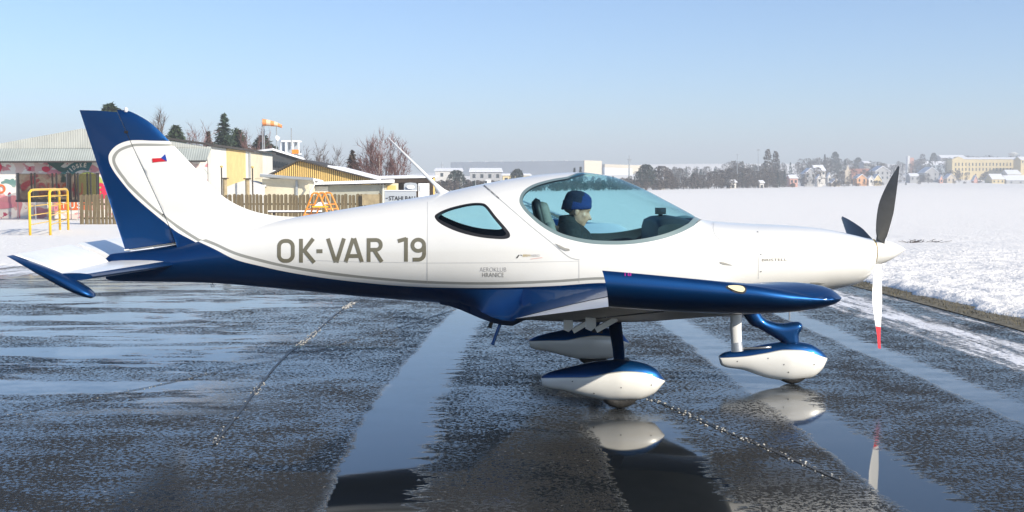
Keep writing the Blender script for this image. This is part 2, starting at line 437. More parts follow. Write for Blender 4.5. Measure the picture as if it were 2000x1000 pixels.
# --- printed marks: flat shapes in the photograph laid onto the skin
def lay(name, V2, F2, m, parent, bvh=FUS_BVH, off=0.0015, step=10):
    bm = bmesh.new(); vs = [bm.verts.new((p[0], p[1], 0)) for p in V2]
    for f in F2:
        try: bm.faces.new([vs[i] for i in f])
        except ValueError: pass
    xs = [p[0] for p in V2]; ys = [p[1] for p in V2]
    for a, lo, hi in ((0, min(xs), max(xs)), (1, min(ys), max(ys))):
        t = lo + step
        while t < hi:
            co = [0, 0, 0]; no = [0, 0, 0]; co[a] = t; no[a] = 1
            bmesh.ops.bisect_plane(bm, geom=bm.verts[:] + bm.edges[:] + bm.faces[:], plane_co=co, plane_no=no); t += step
    bad = []
    for v in bm.verts:
        d = ray(v.co.x, v.co.y); h = bvh.ray_cast(CAM, d)
        if h[0] is None: bad.append(v); continue
        n = h[1] if h[1].dot(d) < 0 else -h[1]
        v.co = h[0] + n * off
    if bad: bmesh.ops.delete(bm, geom=bad, context='VERTS')
    me = bpy.data.meshes.new(name)
    bmesh.ops.triangulate(bm, faces=bm.faces)
    for f in bm.faces:
        f.normal_update()
        if f.normal.dot(CAM - f.calc_center_median()) < 0: f.normal_flip()
        f.smooth = True
    bm.to_mesh(me); bm.free(); me.materials.append(m)
    return link(name, me, parent)
def ribbon2d(pts, wd):
    V = []; F = []
    for i, p in enumerate(pts):
        a = np.array(pts[max(i-1, 0)]); b = np.array(pts[min(i+1, len(pts)-1)]); t = b - a; t = t / (np.linalg.norm(t) + 1e-9); nn = np.array([-t[1], t[0]]) * wd / 2
        V += [tuple(np.array(p) + nn), tuple(np.array(p) - nn)]
    F = [(2*i, 2*i+1, 2*i+3, 2*i+2) for i in range(len(pts)-1)]
    return V, F
def text2d(s, box, bold=0.0, shear=0.0, spacing=1.0):
    cu = bpy.data.curves.new('t', 'FONT'); cu.body = s; cu.size = 1; cu.resolution_u = 6; cu.offset = bold; cu.space_character = spacing; cu.shear = shear
    o = bpy.data.objects.new('t', cu); COL.objects.link(o)
    dg = bpy.context.evaluated_depsgraph_get(); me = bpy.data.meshes.new_from_object(o.evaluated_get(dg))
    V = [(v.co.x, v.co.y) for v in me.vertices]; F = [tuple(p.vertices) for p in me.polygons]
    bpy.data.objects.remove(o); bpy.data.curves.remove(cu); bpy.data.meshes.remove(me)
    xs = [p[0] for p in V]; ys = [p[1] for p in V]; x0, x1, y0, y1 = box
    V = [(x0 + (p[0]-min(xs)) / (max(xs)-min(xs)) * (x1-x0), y1 - (p[1]-min(ys)) / (max(ys)-min(ys)) * (y1-y0)) for p in V]
    return V, F
def arc(cx, cy, rx, ry, a0, a1, n=8): return [(cx + rx * math.cos(R(a0 + (a1 - a0) * k / n)), cy + ry * math.sin(R(a0 + (a1 - a0) * k / n))) for k in range(n + 1)]
SW = 7.6
YT, YB = 465.5, 512.0; yt, yb = YT + SW / 2, YB - SW / 2
def rrect(x0, x1, y0, y1, r): return arc(x0 + r, y0 + r, r, r, 180, 270) + arc(x1 - r, y0 + r, r, r, 270, 360) + arc(x1 - r, y1 - r, r, r, 0, 90) + arc(x0 + r, y1 - r, r, r, 90, 180) + [(x0, (y0 + y1) / 2), (x0, y0 + r)]
GLY = {'O': [rrect(545, 572, yt, yb, 11.5)],
       'K': [[(588, YT), (588, YB)], [(591, 489), (594, 489), (612, YT)], [(594, 488), (614, YB)]],
       'hyphen': [[(618, 490), (630, 490)]],
       'V': [[(640.5, YT), (655.5, YB)], [(672, YT), (657.5, YB)]],
       'A': [[(675, YB), (690, YT)], [(707, YB), (692, YT)], [(680, 500), (702, 500)]],
       'R': [[(720, YT), (720, YB)], [(720, yt), (735, yt)] + arc(735, yt + 9.5, 9, 9.5, -90, 90) + [(720, yt + 19)], [(731, yt + 20), (746, YB)]],
       'one': [[(793, YT), (793, YB)], [(777, 472), (794, 467.5)]],
       'nine': [arc(817, yt + 11, 11.5, 11, 0, 360, 20), [(828.5, yt + 11), (828.5, yb - 11)] + arc(817.5, yb - 11, 11, 11, 0, 90) + [(806, yb)]]}
for ch_, strokes in GLY.items():
    V = []; F = []; first = None
    for k, stp in enumerate(strokes):
        stp = [(p[0], p[1] - 0.010 * (p[0] - 690)) for p in stp]
        dense = [stp[0]]
        for a_, b_ in zip(stp, stp[1:]):
            nn_ = max(1, int(math.hypot(b_[0] - a_[0], b_[1] - a_[1]) / 5))
            dense += [(a_[0] + (b_[0] - a_[0]) * t_ / nn_, a_[1] + (b_[1] - a_[1]) * t_ / nn_) for t_ in range(1, nn_ + 1)]
        rv, rf = ribbon2d(dense, SW if ch_ != 'x' else SW)
        o = lay('registration_character' if first is None else 'stroke', rv, rf, M['letter'], FUS, off=0.0012 + 0.0003 * k, step=40)
        if first is None: first = o; KEEP = o
        else:
            bm = bmesh.new(); bm.from_mesh(first.data); bm.from_mesh(o.data); bm.to_mesh(first.data); bm.free()
            bpy.data.objects.remove(o)
def tilt(V, a, x0): return [(p[0], p[1] + (p[0] - x0) * a) for p in V]
for s, b, m in (('AEROKLUB', (937, 989, 522, 530.5), 'letter_soft'), ('HRANICE', (942, 984, 532.5, 541), 'letter_dark')):
    t = text2d(s, b, bold=-0.012); lay('club_lettering', t[0], t[1], M[m], FUS, step=15)
t = text2d('BRISTELL', (1488, 1537, 505, 510)); lay('cowling_lettering', tilt(t[0], -0.02, 1510), t[1], M['letter_dark'], COWL, step=15)
t = text2d('BRM', (1021, 1036, 496.8, 501.5), shear=0.2); lay('maker_mark', t[0], t[1], M['gold'], FUS, step=15)
t = text2d('AERO', (1037, 1054, 496.8, 501.5)); lay('maker_mark', t[0], t[1], M['letter_soft'], FUS, step=15)
lay('maker_mark', [(1007.5, 504), (1013, 497.5), (1015, 498), (1010.5, 504.5)], [(0, 1, 2, 3)], M['black'], FUS)
lay('maker_mark', [(1016, 497), (1020, 498.5), (1018, 500)], [(0, 1, 2)], M['black'], FUS)
lay('maker_mark', *ribbon2d([(1036, 506), (1046, 504.8), (1059, 503)], 0.9), mat('salmon_print', (0.7, 0.35, 0.28), 0.5), FUS)
lay('panel_gap', *ribbon2d(smooth_poly([(945.5, 363), (975, 388), (1005, 414), (1040, 444), (1075, 472), (1102, 495), (1116, 504), (1132, 507.5)], 4), 1.6), M['seam_soft'], FUS)
lay('panel_gap', *ribbon2d(smooth_poly([(945, 362), (956, 371.5), (975, 388)], 4), 2.6), M['seam'], FUS)
lay('panel_gap', *ribbon2d([(835, 386), (835, 440), (834.6, 500), (834.6, 552)], 0.8), M['seam_soft'], FUS)
lay('panel_gap', *ribbon2d([(1131, 509), (1131, 552)], 0.7), M['seam_soft'], FUS)
lay('panel_gap', *ribbon2d([(600, 508), (700, 511.5), (834, 513.5), (980, 513), (1130, 510)], 0.45), M['seam_soft'], FUS)
lay('panel_gap', *ribbon2d(smooth_poly([(1394.5, 434), (1393, 448), (1399, 462), (1412, 471), (1432, 476), (1447, 482), (1452, 490), (1446, 497)], 5), 1.1), M['seam_soft'], FUS)
lay('panel_gap', *ribbon2d([(1481, 445), (1482, 480), (1481, 545)], 0.6), M['seam_soft'], FUS)
# air scoops and the recessed canopy latch
def scoop(name, poly, m, parent=FUS, off=0.004): return lay(name, poly, [tuple(range(len(poly)))], m, parent, off=off)
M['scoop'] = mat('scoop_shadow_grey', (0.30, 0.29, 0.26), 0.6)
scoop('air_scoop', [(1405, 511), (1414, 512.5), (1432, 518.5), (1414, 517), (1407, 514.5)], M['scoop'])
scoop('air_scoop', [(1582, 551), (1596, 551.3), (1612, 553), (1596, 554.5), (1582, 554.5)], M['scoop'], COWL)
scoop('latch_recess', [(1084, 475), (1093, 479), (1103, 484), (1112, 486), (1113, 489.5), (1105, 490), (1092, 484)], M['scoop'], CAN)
for p in ((1479.5, 453.5), (1486, 530), (1486, 497)):
    scoop('fastener', [(p[0] + 1.3 * math.cos(k), p[1] + 1.3 * math.sin(k)) for k in np.linspace(0, 6.28, 8)[:-1]], M['seam'], COWL)

# --- fin and rudder: thin lens sections in the plane of symmetry
LE = smooth_poly([(228, 214), (247, 216), (262, 221), (290, 237), (312, 256), (331, 276), (360, 306), (392, 340), (420, 370), (450, 393), (490, 411), (540, 421.5), (600, 424)], 6)
HG = [(232, 222), (346, 471)]; TE = [(155.5, 215), (245, 488)]
le_pts = [P(p[0], p[1], 0) for p in LE]
hx0, hx1 = P(228, 214, 0), P(352, 484, 0); te0, te1 = P(155.5, 215, 0), P(245, 488, 0)
def x_line(a, b, z): t = (z - a.z) / (b.z - a.z); return a.x + (b.x - a.x) * t
lez = [p.z for p in le_pts][::-1]; lex = [p.x for p in le_pts][::-1]
def le_x(z): return float(np.interp(z, lez, lex))
spine_z = lambda x: float(np.interp(x, _tab, T_top))
def fin_y(x, z):
    zz = max(z, lez[0] + 0.02); xl = le_x(zz); xt = x_line(te0, te1, zz); ch = xl - xt
    c = min(1, max(0, (xl - x) / ch)); tc = 0.085
    y = 5 * tc * min(ch, 0.85) * (0.2969 * math.sqrt(c) - 0.126 * c - 0.3516 * c * c + 0.2843 * c**3 - 0.1030 * c**4)
    h = max(0, z - spine_z(x) + 0.02)
    y += 0.06 * math.exp(-h / 0.07) * min(1, c * 6) * (1 if x > x_line(hx0, hx1, z) - 0.02 else 0.0)
    return max(y, 0.0015)
W_ = [(620, 274), (334, 275.5), (273, 274), (249, 276), (228, 285), (214.5, 300), (213.6, 315), (222, 333), (240, 357), (264, 384), (300, 415.5), (336, 444), (354, 456), (386, 471), (420, 487), (620, 560)]
GO = [(620, 280), (336, 280.5), (275, 280.5), (255, 283), (234, 291), (222, 303), (220.5, 316.5), (228, 333), (241, 350), (255, 367.5), (300, 408), (336, 435.5), (354, 449), (386, 467), (420, 480), (620, 550)]
GI = [(620, 286), (338, 285.8), (275, 285.5), (258, 287.5), (237, 295.5), (228, 306), (226.5, 316.5), (235.5, 333), (246, 347), (258, 361.5), (300, 402), (333, 427.5), (354, 442), (386, 461), (420, 474), (620, 540)]
def plane_xz(pts, n=5): return [(q.x, q.z) for q in (P(p[0], p[1], 0) for p in smooth_poly(pts, n))]
Wp, GOp, GIp = plane_xz(W_), plane_xz(GO), plane_xz(GI)
def sheet(name, outline, parent, yfun, mats, classify, cons=(), step=0.03, edge=True):
    xs = [p[0] for p in outline]; zs = [p[1] for p in outline]
    grid = [(x, z) for x in np.arange(min(xs), max(xs), step) for z in np.arange(min(zs), max(zs), step)]
    grid = [g for g in grid if pip(g, outline)]
    cv2, cf2 = cdt(grid, [(outline, True)] + [(c, False) for c in cons], step * 0.35)
    mb = MB(); keep = []
    for f in cf2:
        c = (sum(cv2[i][0] for i in f) / 3, sum(cv2[i][1] for i in f) / 3)
        if pip(c, outline): keep.append((f, classify(c)))
    V = []
    for s in (-1, 1): V += [(p[0], s * yfun(p[0], p[1]), p[1]) for p in cv2]
    n = len(cv2)
    for s in (0, 1):
        for f, m in keep: mb.f.append(tuple(i + s * n for i in (f if s == 0 else f[::-1]))); mb.m.append(m)
    # close the rim
    cnt = {}
    for f, m in keep:
        for a, b in ((f[0], f[1]), (f[1], f[2]), (f[2], f[0])):
            k = (min(a, b), max(a, b)); cnt.setdefault(k, []).append(m)
    for k, mm in cnt.items():
        if len(mm) == 1: mb.f.append((k[0], k[1], k[1] + n, k[0] + n)); mb.m.append(mm[0])
    mb.v = V
    o = mb.build(name, mats, parent, smooth=True, auto=40)
    bm = bmesh.new(); bm.from_mesh(o.data); bmesh.ops.delete(bm, geom=[v for v in bm.verts if not v.link_faces], context='VERTS'); bm.to_mesh(o.data); bm.free()
    return o
def livery(c): return 0 if pip(c, GIp) else (2 if pip(c, GOp) else (0 if pip(c, Wp) else 1))
hin = lambda z: x_line(hx0, hx1, z)
fin_out = [(q.x, q.z) for q in le_pts]
zb = P(345, 486, 0).z; ztop = fin_out[0][1]
fin_out = fin_out + [(fin_out[-1][0], zb), (hin(zb) + 0.003, zb), (hin(ztop) + 0.003, ztop - 0.002)]
sheet('fin', fin_out, PLANE, fin_y, [M['white'], M['blue'], M['grey_stripe']], livery, (Wp, GOp, GIp))
zr = P(352, 472.5, 0).z
rt = te0.z
rud_out = [(te0.x, te0.z)] + [(q.x, q.z) for q in (P(190, 216, 0), P(224, 219, 0))] + [(hin(P(224, 219, 0).z) - 0.004, P(224, 219, 0).z), (hin(zr) - 0.004, zr), (te1.x, te1.z)]
RUD = sheet('rudder', rud_out, PLANE, fin_y, [M['white'], M['blue'], M['grey_stripe']], livery, (Wp, GOp, GIp))
mb = MB(); a = P(243, 488.5, 0); b = P(350, 473.8, 0)
mb.tube([a, b], 0.009, 6); mb.build('rudder_bottom_edge', M['white'], RUD)
mb = MB()
for z in (P(240, 258, 0).z, P(320, 420, 0).z): mb = MB(); mb.box((hin(z), 0, z), (0.03, 0.05, 0.02)); mb.build('rudder_hinge', M['black'], RUD)
mb = MB(); p = P(246, 214, 0); mb.loft([[p + Vector((r * math.cos(k), r * math.sin(k), h)) for k in np.linspace(0, 6.283, 13)[:-1]] for r, h in ((0.016, -0.02), (0.016, 0.004), (0.011, 0.014), (0.003, 0.018))])
mb.build('strobe_light', M['red_lens'], PLANE, smooth=True)
FINV = [Vector((x, -fin_y(x, z), z)) for x in np.arange(-3.2, -1.2, 0.02) for z in np.arange(0.9, 2.3, 0.02)]
nz_ = len(np.arange(0.9, 2.3, 0.02)); nx_ = len(np.arange(-3.2, -1.2, 0.02))
FIN_BVH = BVHTree.FromPolygons(FINV, [(i*nz_+j, i*nz_+j+1, (i+1)*nz_+j+1, (i+1)*nz_+j) for i in range(nx_-1) for j in range(nz_-1)])
fl = [o for o in PLANE.children if o.name.startswith('fin')][0]
lay('flag_white_band', [(298, 309), (312, 306.5), (322.5, 301.5), (319, 310)], [(0, 1, 2, 3)], M['flagwhite'], fl, FIN_BVH, off=0.003)
lay('flag_red_band', [(297.5, 309.5), (305, 309), (315, 308.5), (327, 315), (310, 316), (298.5, 317.5)], [(0, 1, 2, 3, 4, 5)], M['red'], fl, FIN_BVH, off=0.0045)
lay('flag_blue_wedge', [(323, 300.8), (326.8, 315.3), (314.5, 308.8)], [(0, 1, 2)], M['flagblue'], fl, FIN_BVH, off=0.006)

# --- tailplane with its raised elevators
def foil(n=14, tc=0.1):
    pts = []
    for i in range(n + 1):
        c = 0.5 * (1 - math.cos(math.pi * i / n)); pts.append((c, 5 * tc * (0.2969 * math.sqrt(c) - 0.126 * c - 0.3516 * c * c + 0.2843 * c**3 - 0.1036 * c**4)))
    up = pts[::-1]; lo = [(c, -y) for c, y in pts[1:-1]]
    return up + lo                # from trailing edge over the top to the nose and back below
STZ = P(270, 515, 0).z
for s in (-1, 1):
    rings = []; rot = R(-27)
    root_h = (P(222, 505, 0).x, STZ + 0.005)            # hinge at the root
    tip_h = (root_h[0] - 0.02, STZ + 0.0)
    def le_of(t): return P(352, 518, 0).x + (P(250, 520, -1.0).x - P(352, 518, 0).x) * t
    nseg = 8
    for i in range(nseg + 1):
        t = i / nseg; y = s * (0.03 + 1.20 * t); xh = root_h[0]; xl = xh + 0.52 - 0.28 * t
        ch = xl - xh; th = 0.075 - 0.02 * t
        ring = []
        for c, yy in foil(10, 1.0):
            cc = c * 1.7                                 # only the front part of a foil, blunt at the hinge
            ring.append(Vector((xl - min(cc, 1.0) * ch, y, STZ + (yy if cc < 1 else math.copysign(0.35, yy) if yy else 0) * th * 0.9)))
        rings.append(ring)
    st = MB(); st.loft(rings)
    ob = st.build('tailplane', [M['white2'], M['blue']], PLANE, smooth=True, auto=50)
    for p in ob.data.polygons:
        tt = (abs(p.center.y) - 0.03) / 1.2
        if p.center.x > root_h[0] + (0.52 - 0.28 * tt) * 0.80 or p.normal.z < 0.3: p.material_index = 1
    # elevator: hinged slab turned trailing edge up, with a horn reaching forward at the tip
    el = MB(); rings = []
    def er(xl_, x):              # rotate about the hinge line
        dx = x[0] - root_h[0]; dz = x[2] - STZ
        return Vector((root_h[0] + dx * math.cos(rot) + dz * math.sin(rot), x[1], STZ - dx * math.sin(rot) * 1 + dz * math.cos(rot))) if False else Vector((root_h[0] + dx * math.cos(-rot) + dz * math.sin(-rot), x[1], STZ - dx * math.sin(-rot) + dz * math.cos(-rot)))
    secs = [(0.075, 0.0), (0.3, 0.0), (0.6, 0.0), (0.9, 0.0), (1.10, 0.0), (1.215, 0.0), (1.22, 0.30), (1.28, 0.31), (1.315, 0.29), (1.33, 0.24)]
    for yy, horn in secs:
        t = yy / 1.33; ch = 0.325 - 0.02 * t; thk = 0.052 - 0.012 * t
        if yy > 1.21: thk *= 1.9
        if yy > 1.32: thk *= 0.35
        elif yy > 1.3: thk *= 0.75
        ring = []
        for c, y0 in foil(10, 1.0):
            X = root_h[0] - 0.015 + horn - c * (ch + horn)
            ring.append(er(None, (X, s * yy, STZ + y0 * thk)))
        rings.append(ring)
    el.loft(rings)
    ob = el.build('elevator', [M['white2'], M['blue']], PLANE, smooth=True, auto=45)
    for p in ob.data.polygons:
        if abs(p.center.y) > 1.222 or p.normal.z < -0.2: p.material_index = 1
mb = MB(); p = P(415, 553, 0); mb.tube([p + Vector((0, 0, 0.01)), p - Vector((0, 0, 0.012))], 0.004, 6)
mb.tube([p + Vector((0.011 * math.sin(k), 0, -0.02 - 0.011 * math.cos(k) + 0.0)) for k in np.linspace(0, 6.28, 12)], 0.003, 6); mb.build('tie_down_ring', M['metal'], PLANE)

# --- wings
M['underside'] = mat('shaded_underside_skin', (0.33, 0.33, 0.31), 0.5, var=0.12, vscale=5, bump=0.04, bscale=10)  # shade under the wing put into a darker grey skin
AF = foil(18, 0.15)
def wing_ring(y, xle, xte, zle, zte, tc=0.15, camber=0.008):
    ring = []; ch = xle - xte
    for c, t in AF:
        ring.append(Vector((xle - c * ch, y, zle + (zte - zle) * c + t * (tc / 0.15) * ch + camber * ch * 4 * c * (1 - c))))
    return ring
ROOT = dict(xle=1.86, xte=0.262, zle=0.715, zte=0.582); TIP = dict(xle=1.655, xte=0.602, zle=1.078, zte=1.03)
def wsec(t, s):
    L = lambda k: ROOT[k] + (TIP[k] - ROOT[k]) * t
    return wing_ring(s * (0.5 + 3.3 * t), L('xle'), L('xte'), L('zle'), L('zte'), 0.15 - 0.017 * t)
for s in (-1, 1):
    mb = MB(); mb.loft([wsec(i / 10, s) for i in range(11)])
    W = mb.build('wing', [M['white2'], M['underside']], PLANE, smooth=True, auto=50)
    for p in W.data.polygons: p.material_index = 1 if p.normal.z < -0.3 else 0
    # upturned tip: both skins sweep up into a raked edge
    base = wsec(1.0, s); rings = [base]
    for t in (0.1, 0.2, 0.3, 0.4, 0.5, 0.6, 0.7, 0.8, 0.9, 1.0):
        ph = R(128) * t; k1 = (1 - math.cos(ph)) / (1 - math.cos(R(128))); ring = []
        for (c, th), p in zip(AF, base):
            xl = TIP['xle'] - 0.17 * t ** 2.2; xt = TIP['xte'] - 0.052 * t
            ex = xl - c * (xl - xt); ez = 1.083 + 0.130 * c ** 0.62
            bul = 0.20 * math.sin(ph) * (0.75 + 0.25 * min(1, c * 4)) + 0.06 * t
            if th < 0 or c in (0, 1) or th == 0: y, z = 3.8 + bul, p.z + (ez - p.z) * k1
            else: y, z = 3.8 + (0.20 * math.sin(R(128)) * (0.75 + 0.25 * min(1, c * 4)) + 0.06) * t, p.z + (ez - p.z) * fade(t)
            ring.append(Vector((ex, s * y, z)))
        rings.append(ring)
    mb = MB(); mb.loft(rings); tipo = mb.build('wing_tip', M['blue'], W, smooth=True, auto=60)
    # light set into the tip
    tb = BVHTree.FromPolygons([v.co for v in tipo.data.vertices], [tuple(p.vertices) for p in tipo.data.polygons])
    if s < 0:
        lens2 = [(1421, 560.5), (1428, 559), (1440, 559), (1450, 561), (1454.5, 565.5), (1451, 570.5), (1443, 570.5), (1431, 566.5)]
        rec = [(1417, 561), (1426, 557.5), (1441, 557), (1453, 559), (1458, 565), (1454.5, 572.5), (1443, 573), (1429, 568.5)]
        rs = smooth_poly(rec, 3, True); lay('light_recess', rs, [tuple(range(len(rs)))], M['black'], tipo, tb, off=0.002, step=6)
        ls = smooth_poly(lens2, 3, True); lay('navigation_light', ls, [tuple(range(len(ls)))], M['lens'], tipo, tb, off=0.006, step=6)
    # flap and aileron gaps, ribs, brackets
    mb = MB()
    for t0, t1 in ((0.05, 0.52), (0.54, 0.985)):
        ra, rb = wsec(t0, s), wsec(t1, s)
        ia = min(range(len(AF)), key=lambda i: abs(AF[i][0] - 0.74) + (10 if AF[i][1] > 0 else 0))
        a, b = ra[ia], rb[ia]; mb.tube([a, b], 0.006, 6)
    mb.build('hinge_gap', M['black'], W)
    for t0, col, dx in ((0.16, 'white', 0), (0.42, 'white', 0)):
        r0 = wsec(t0, s); a = r0[0] + (r0[-4] - r0[0]) * 1.0
        mb = MB(); c = Vector((a.x + 0.16, a.y, a.z - 0.035))
        mb.prism([c + Vector(q) for q in ((-0.045, -0.006, 0.07), (0.02, -0.006, 0.075), (0.02, -0.006, -0.03), (-0.01, -0.006, -0.055), (-0.045, -0.006, -0.04))], (0, 0.012, 0))
        rotm = Matrix.Rotation(R(-30), 3, 'Y')
        mb.box(c + Vector((0.085, 0, -0.012)), (0.15, 0.03, 0.034), 0, rotm)
        mb.build('hinge_bracket', M['white'] if t0 > 0.1 else M['blue'], W)
    if s < 0:
        lay_v = None
        # pitot mast
        mb = MB(); q = P(1438, 612, -2.5); q2 = P(1440, 683, -2.5)
        mb.tube([q + Vector((0, 0, 0.04)), P(1437, 640, -2.5), P(1438.5, 670, -2.5)], [0.033, 0.033, 0.031], 14, flat=0.6)
        pm = mb.build('pitot_mast', M['white2'], W, smooth=True, auto=50)
        mb = MB(); mb.tube([P(1438.5, 668, -2.5), P(1440, 686, -2.5)], [0.031, 0.036], 14, flat=0.6)
        mb.build('mast_foot', M['metal'], pm, smooth=True, auto=50)
        mb = MB(); mb.tube([P(1440, 682, -2.5), P(1495, 679, -2.5), P(1506, 678, -2.5)], [0.008, 0.007, 0.007], 8); mb.build('pitot_tube', M['metal'], pm, smooth=True)
def wing_z(x, y):
    t = max(0.0, (abs(y) - 0.5) / 3.3); L = lambda k: ROOT[k] + (TIP[k] - ROOT[k]) * t
    ch = L('xle') - L('xte'); c = min(1.0, max(0.0, (L('xle') - x) / ch))
    th = 5 * 0.15 * (0.2969 * math.sqrt(c) - 0.126 * c - 0.3516 * c * c + 0.2843 * c**3 - 0.1036 * c**4)
    return L('zle') + (L('zte') - L('zle')) * c + th * ch + 0.008 * ch * 4 * c * (1 - c)
for s in (-1, 1):
    rings = []; nst = 26
    for i in range(nst + 1):
        x = -0.28 + (1.75 + 0.28) * i / nst
        v0 = max(0.62, line_v(2, x) + 0.012); p0 = fus(x, v0); out = 0.02 + 0.36 * fade((x + 0.25) / 1.0) * (1 - 0.6 * fade((x - 1.2) / 0.5))
        yo = abs(p0.y) + out - 0.05 * (1 - fade((x + 0.25) / 0.6))
        zo = wing_z(x, yo) + 0.004 if x > 0.3 else None
        if zo is None:
            f_ = fade((x + 0.28) / 0.56); zo = (fus(x, 0.82).z) * (1 - f_) + (0.585) * f_; yo = abs(fus(x, 0.82).y) * (1 - f_) + 0.66 * f_ + 0.003
        p2 = Vector((x, -yo, zo)); pc = Vector((x, -(abs(p0.y) + 0.02 * 0 + 0.004), zo + 0.02))
        ring = []
        for k in range(9):
            t = k / 8; q = p0 * (1 - t) ** 2 + pc * (2 * t * (1 - t)) + p2 * t * t
            bl = fade((x + 0.28) / 0.45); sk = fus(x, v0 + 0.16 * t); sk.y -= 0.002; q = sk.lerp(q, bl)
            ring.append(Vector((q.x, q.y * -s if s > 0 else q.y, q.z)))
        lo = Vector((x, -max(0.05, yo - 0.12), zo - 0.05)); lo.z = min(lo.z, zo - 0.02)
        ring.append(Vector((lo.x, lo.y * -s if s > 0 else lo.y, lo.z)))
        rings.append(ring)
    mb = MB(); mb.loft(rings, closed=True); mb.build('wing_root_fillet', M['blue'], PLANE, smooth=True, auto=55)
# magenta mark on near tip
wt = [o for o in bpy.data.objects if o.name.startswith('wing_tip')][0]
bt = BVHTree.FromPolygons([v.co for v in wt.data.vertices], [tuple(p.vertices) for p in wt.data.polygons])
t = text2d('18', (1220, 1233, 532.5, 539.5)); lay('tip_mark', t[0], t[1], M['magenta'], wt, bt, off=0.002)

# --- landing gear
def pod(name, y, top, bot, line, half, parent, mats=None, mirror=False):
    cl = lambda pts: [P(p[0], p[1], y) for p in pts]
    T, B, Ln = cl(top), cl(bot), cl(line)
    x0 = min(T[0].x, B[0].x); x1 = max(T[-1].x, B[-1].x)
    tx, tz = [p.x for p in T], [p.z for p in T]; bx_, bz = [p.x for p in B], [p.z for p in B]; lx, lz = [p.x for p in Ln], [p.z for p in Ln]
    nx, nv = 46, 28
    mbw = MB(); rings = []; V = []; F = []; MI = []
    # rows follow the colour line so that its edge is clean
    NU, NLW = 9, 14
    for i in range(nx + 1):
        u = i / nx; u = 0.5 * (1 - math.cos(math.pi * u)) * 0.6 + u * 0.4; x = x0 + (x1 - x0) * u
        zt, zb_ = pchip(tx, tz, x), pchip(bx_, bz, x)
        zl = min(max(pchip(lx, lz, x), zb_ + 0.1 * (zt - zb_)), zt - 0.06 * (zt - zb_))
        hw = half * (0.22 + 0.78 * min(1, u * 1.6) ** 0.8) * math.sqrt(max(0.0, 1 - max(0, (u - 0.55) / 0.45) ** 2.2)) + 0.006
        zc, hh = (zt + zb_) / 2, max((zt - zb_) / 2, 0.002)
        row = []
        a_l = math.acos(max(-1, min(1, (zl - zc) / hh)))
        a_w = min(math.pi, a_l + 0.10)
        angs = [a_l * k / NU for k in range(NU)] + [a_l] + [a_l + 0.05 + (math.pi - a_l - 0.05) * k / NLW for k in range(NLW + 1)]
        for a in angs: row.append(Vector((x, -hw * spow(math.sin(a), 0.85), zc + hh * math.cos(a))))
        V.append(row)
    n = len(V[0]); mb = MB()
    for sgn in (1, -1):
        vs = [Vector((q.x, (y if not mirror else -y) + sgn * q.y, q.z)) for r_ in V for q in r_]
        fs = []; ms = []
        for i in range(nx):
            for k in range(n - 1): fs.append((i*n+k, i*n+k+1, (i+1)*n+k+1, (i+1)*n+k)); ms.append(1 if k < NU else (2 if k == NU else 0))
        b = len(mb.v); mb.v += [tuple(q) for q in vs]; mb.f += [tuple(b + i for i in f) for f in fs]; mb.m += ms
        mb.f.append(tuple(b + k for k in range(n))); mb.m.append(0)
    o = mb.build(name, [M['white'], M['blue'], M['grey_stripe']], parent, smooth=True, auto=60)
    bm = bmesh.new(); bm.from_mesh(o.data); bmesh.ops.remove_doubles(bm, verts=bm.verts, dist=0.0006); bmesh.ops.recalc_face_normals(bm, faces=bm.faces)
    bm.to_mesh(o.data); bm.free(); o.data.polygons.foreach_set('use_smooth', [True] * len(o.data.polygons)); o.data.set_sharp_from_angle(angle=R(50))
    return o
def wheel(x, y, r, wd, parent):
    mb = MB(); prof = [(r * 0.55, -wd * 0.42), (r * 0.72, -wd * 0.5), (r * 0.9, -wd * 0.46), (r * 0.98, -wd * 0.3), (r, -wd * 0.1), (r, wd * 0.1), (r * 0.98, wd * 0.3), (r * 0.9, wd * 0.46), (r * 0.72, wd * 0.5), (r * 0.55, wd * 0.42)]
    N = 36; rings = [[Vector((x + p[0] * math.cos(a), y + p[1], r + p[0] * math.sin(a))) for p in prof] for a in np.linspace(0, 2 * math.pi, N + 1)[:-1]]
    rings.append(rings[0]); mb.loft(rings, caps=False)
    o = mb.build('wheel', M['tyre'], parent, smooth=True)
    mb = MB(); mb.tube([(x, y - wd * 0.4, r), (x, y + wd * 0.4, r)], r * 0.58, 18); mb.build('rim', M['metal'], o)
    return o
mtop = [(1057, 735), (1070, 728), (1120, 715), (1170, 705), (1210, 702), (1250, 707), (1280, 719), (1299, 742)]
mbot = [(1057, 741), (1059, 752), (1100, 762), (1150, 775), (1190, 782), (1240, 781), (1275, 769), (1299, 744)]
mlin = [(1057, 737), (1100, 734.5), (1140, 733), (1180, 725), (1215, 720.5), (1250, 723), (1280, 734), (1299, 743)]
PODS = [pod('wheel_fairing', -0.95, mtop, mbot, mlin, 0.115, PLANE)]
PODS.append(pod('wheel_fairing', -0.95, mtop, mbot, mlin, 0.115, PLANE, mirror=True))
ntop = [(1405, 694), (1415, 688), (1450, 682), (1500, 671), (1540, 666.5), (1575, 670), (1603, 684), (1615.5, 698)]
nbot = [(1405, 701), (1408, 713), (1450, 722), (1500, 738), (1540, 743), (1580, 738), (1604, 722), (1615.5, 700)]
nlin = [(1405, 698), (1450, 694), (1490, 687), (1530, 680), (1560, 681), (1590, 690), (1615.5, 699)]
PODS.append(pod('wheel_fairing', 0.0, ntop, nbot, nlin, 0.10, PLANE))
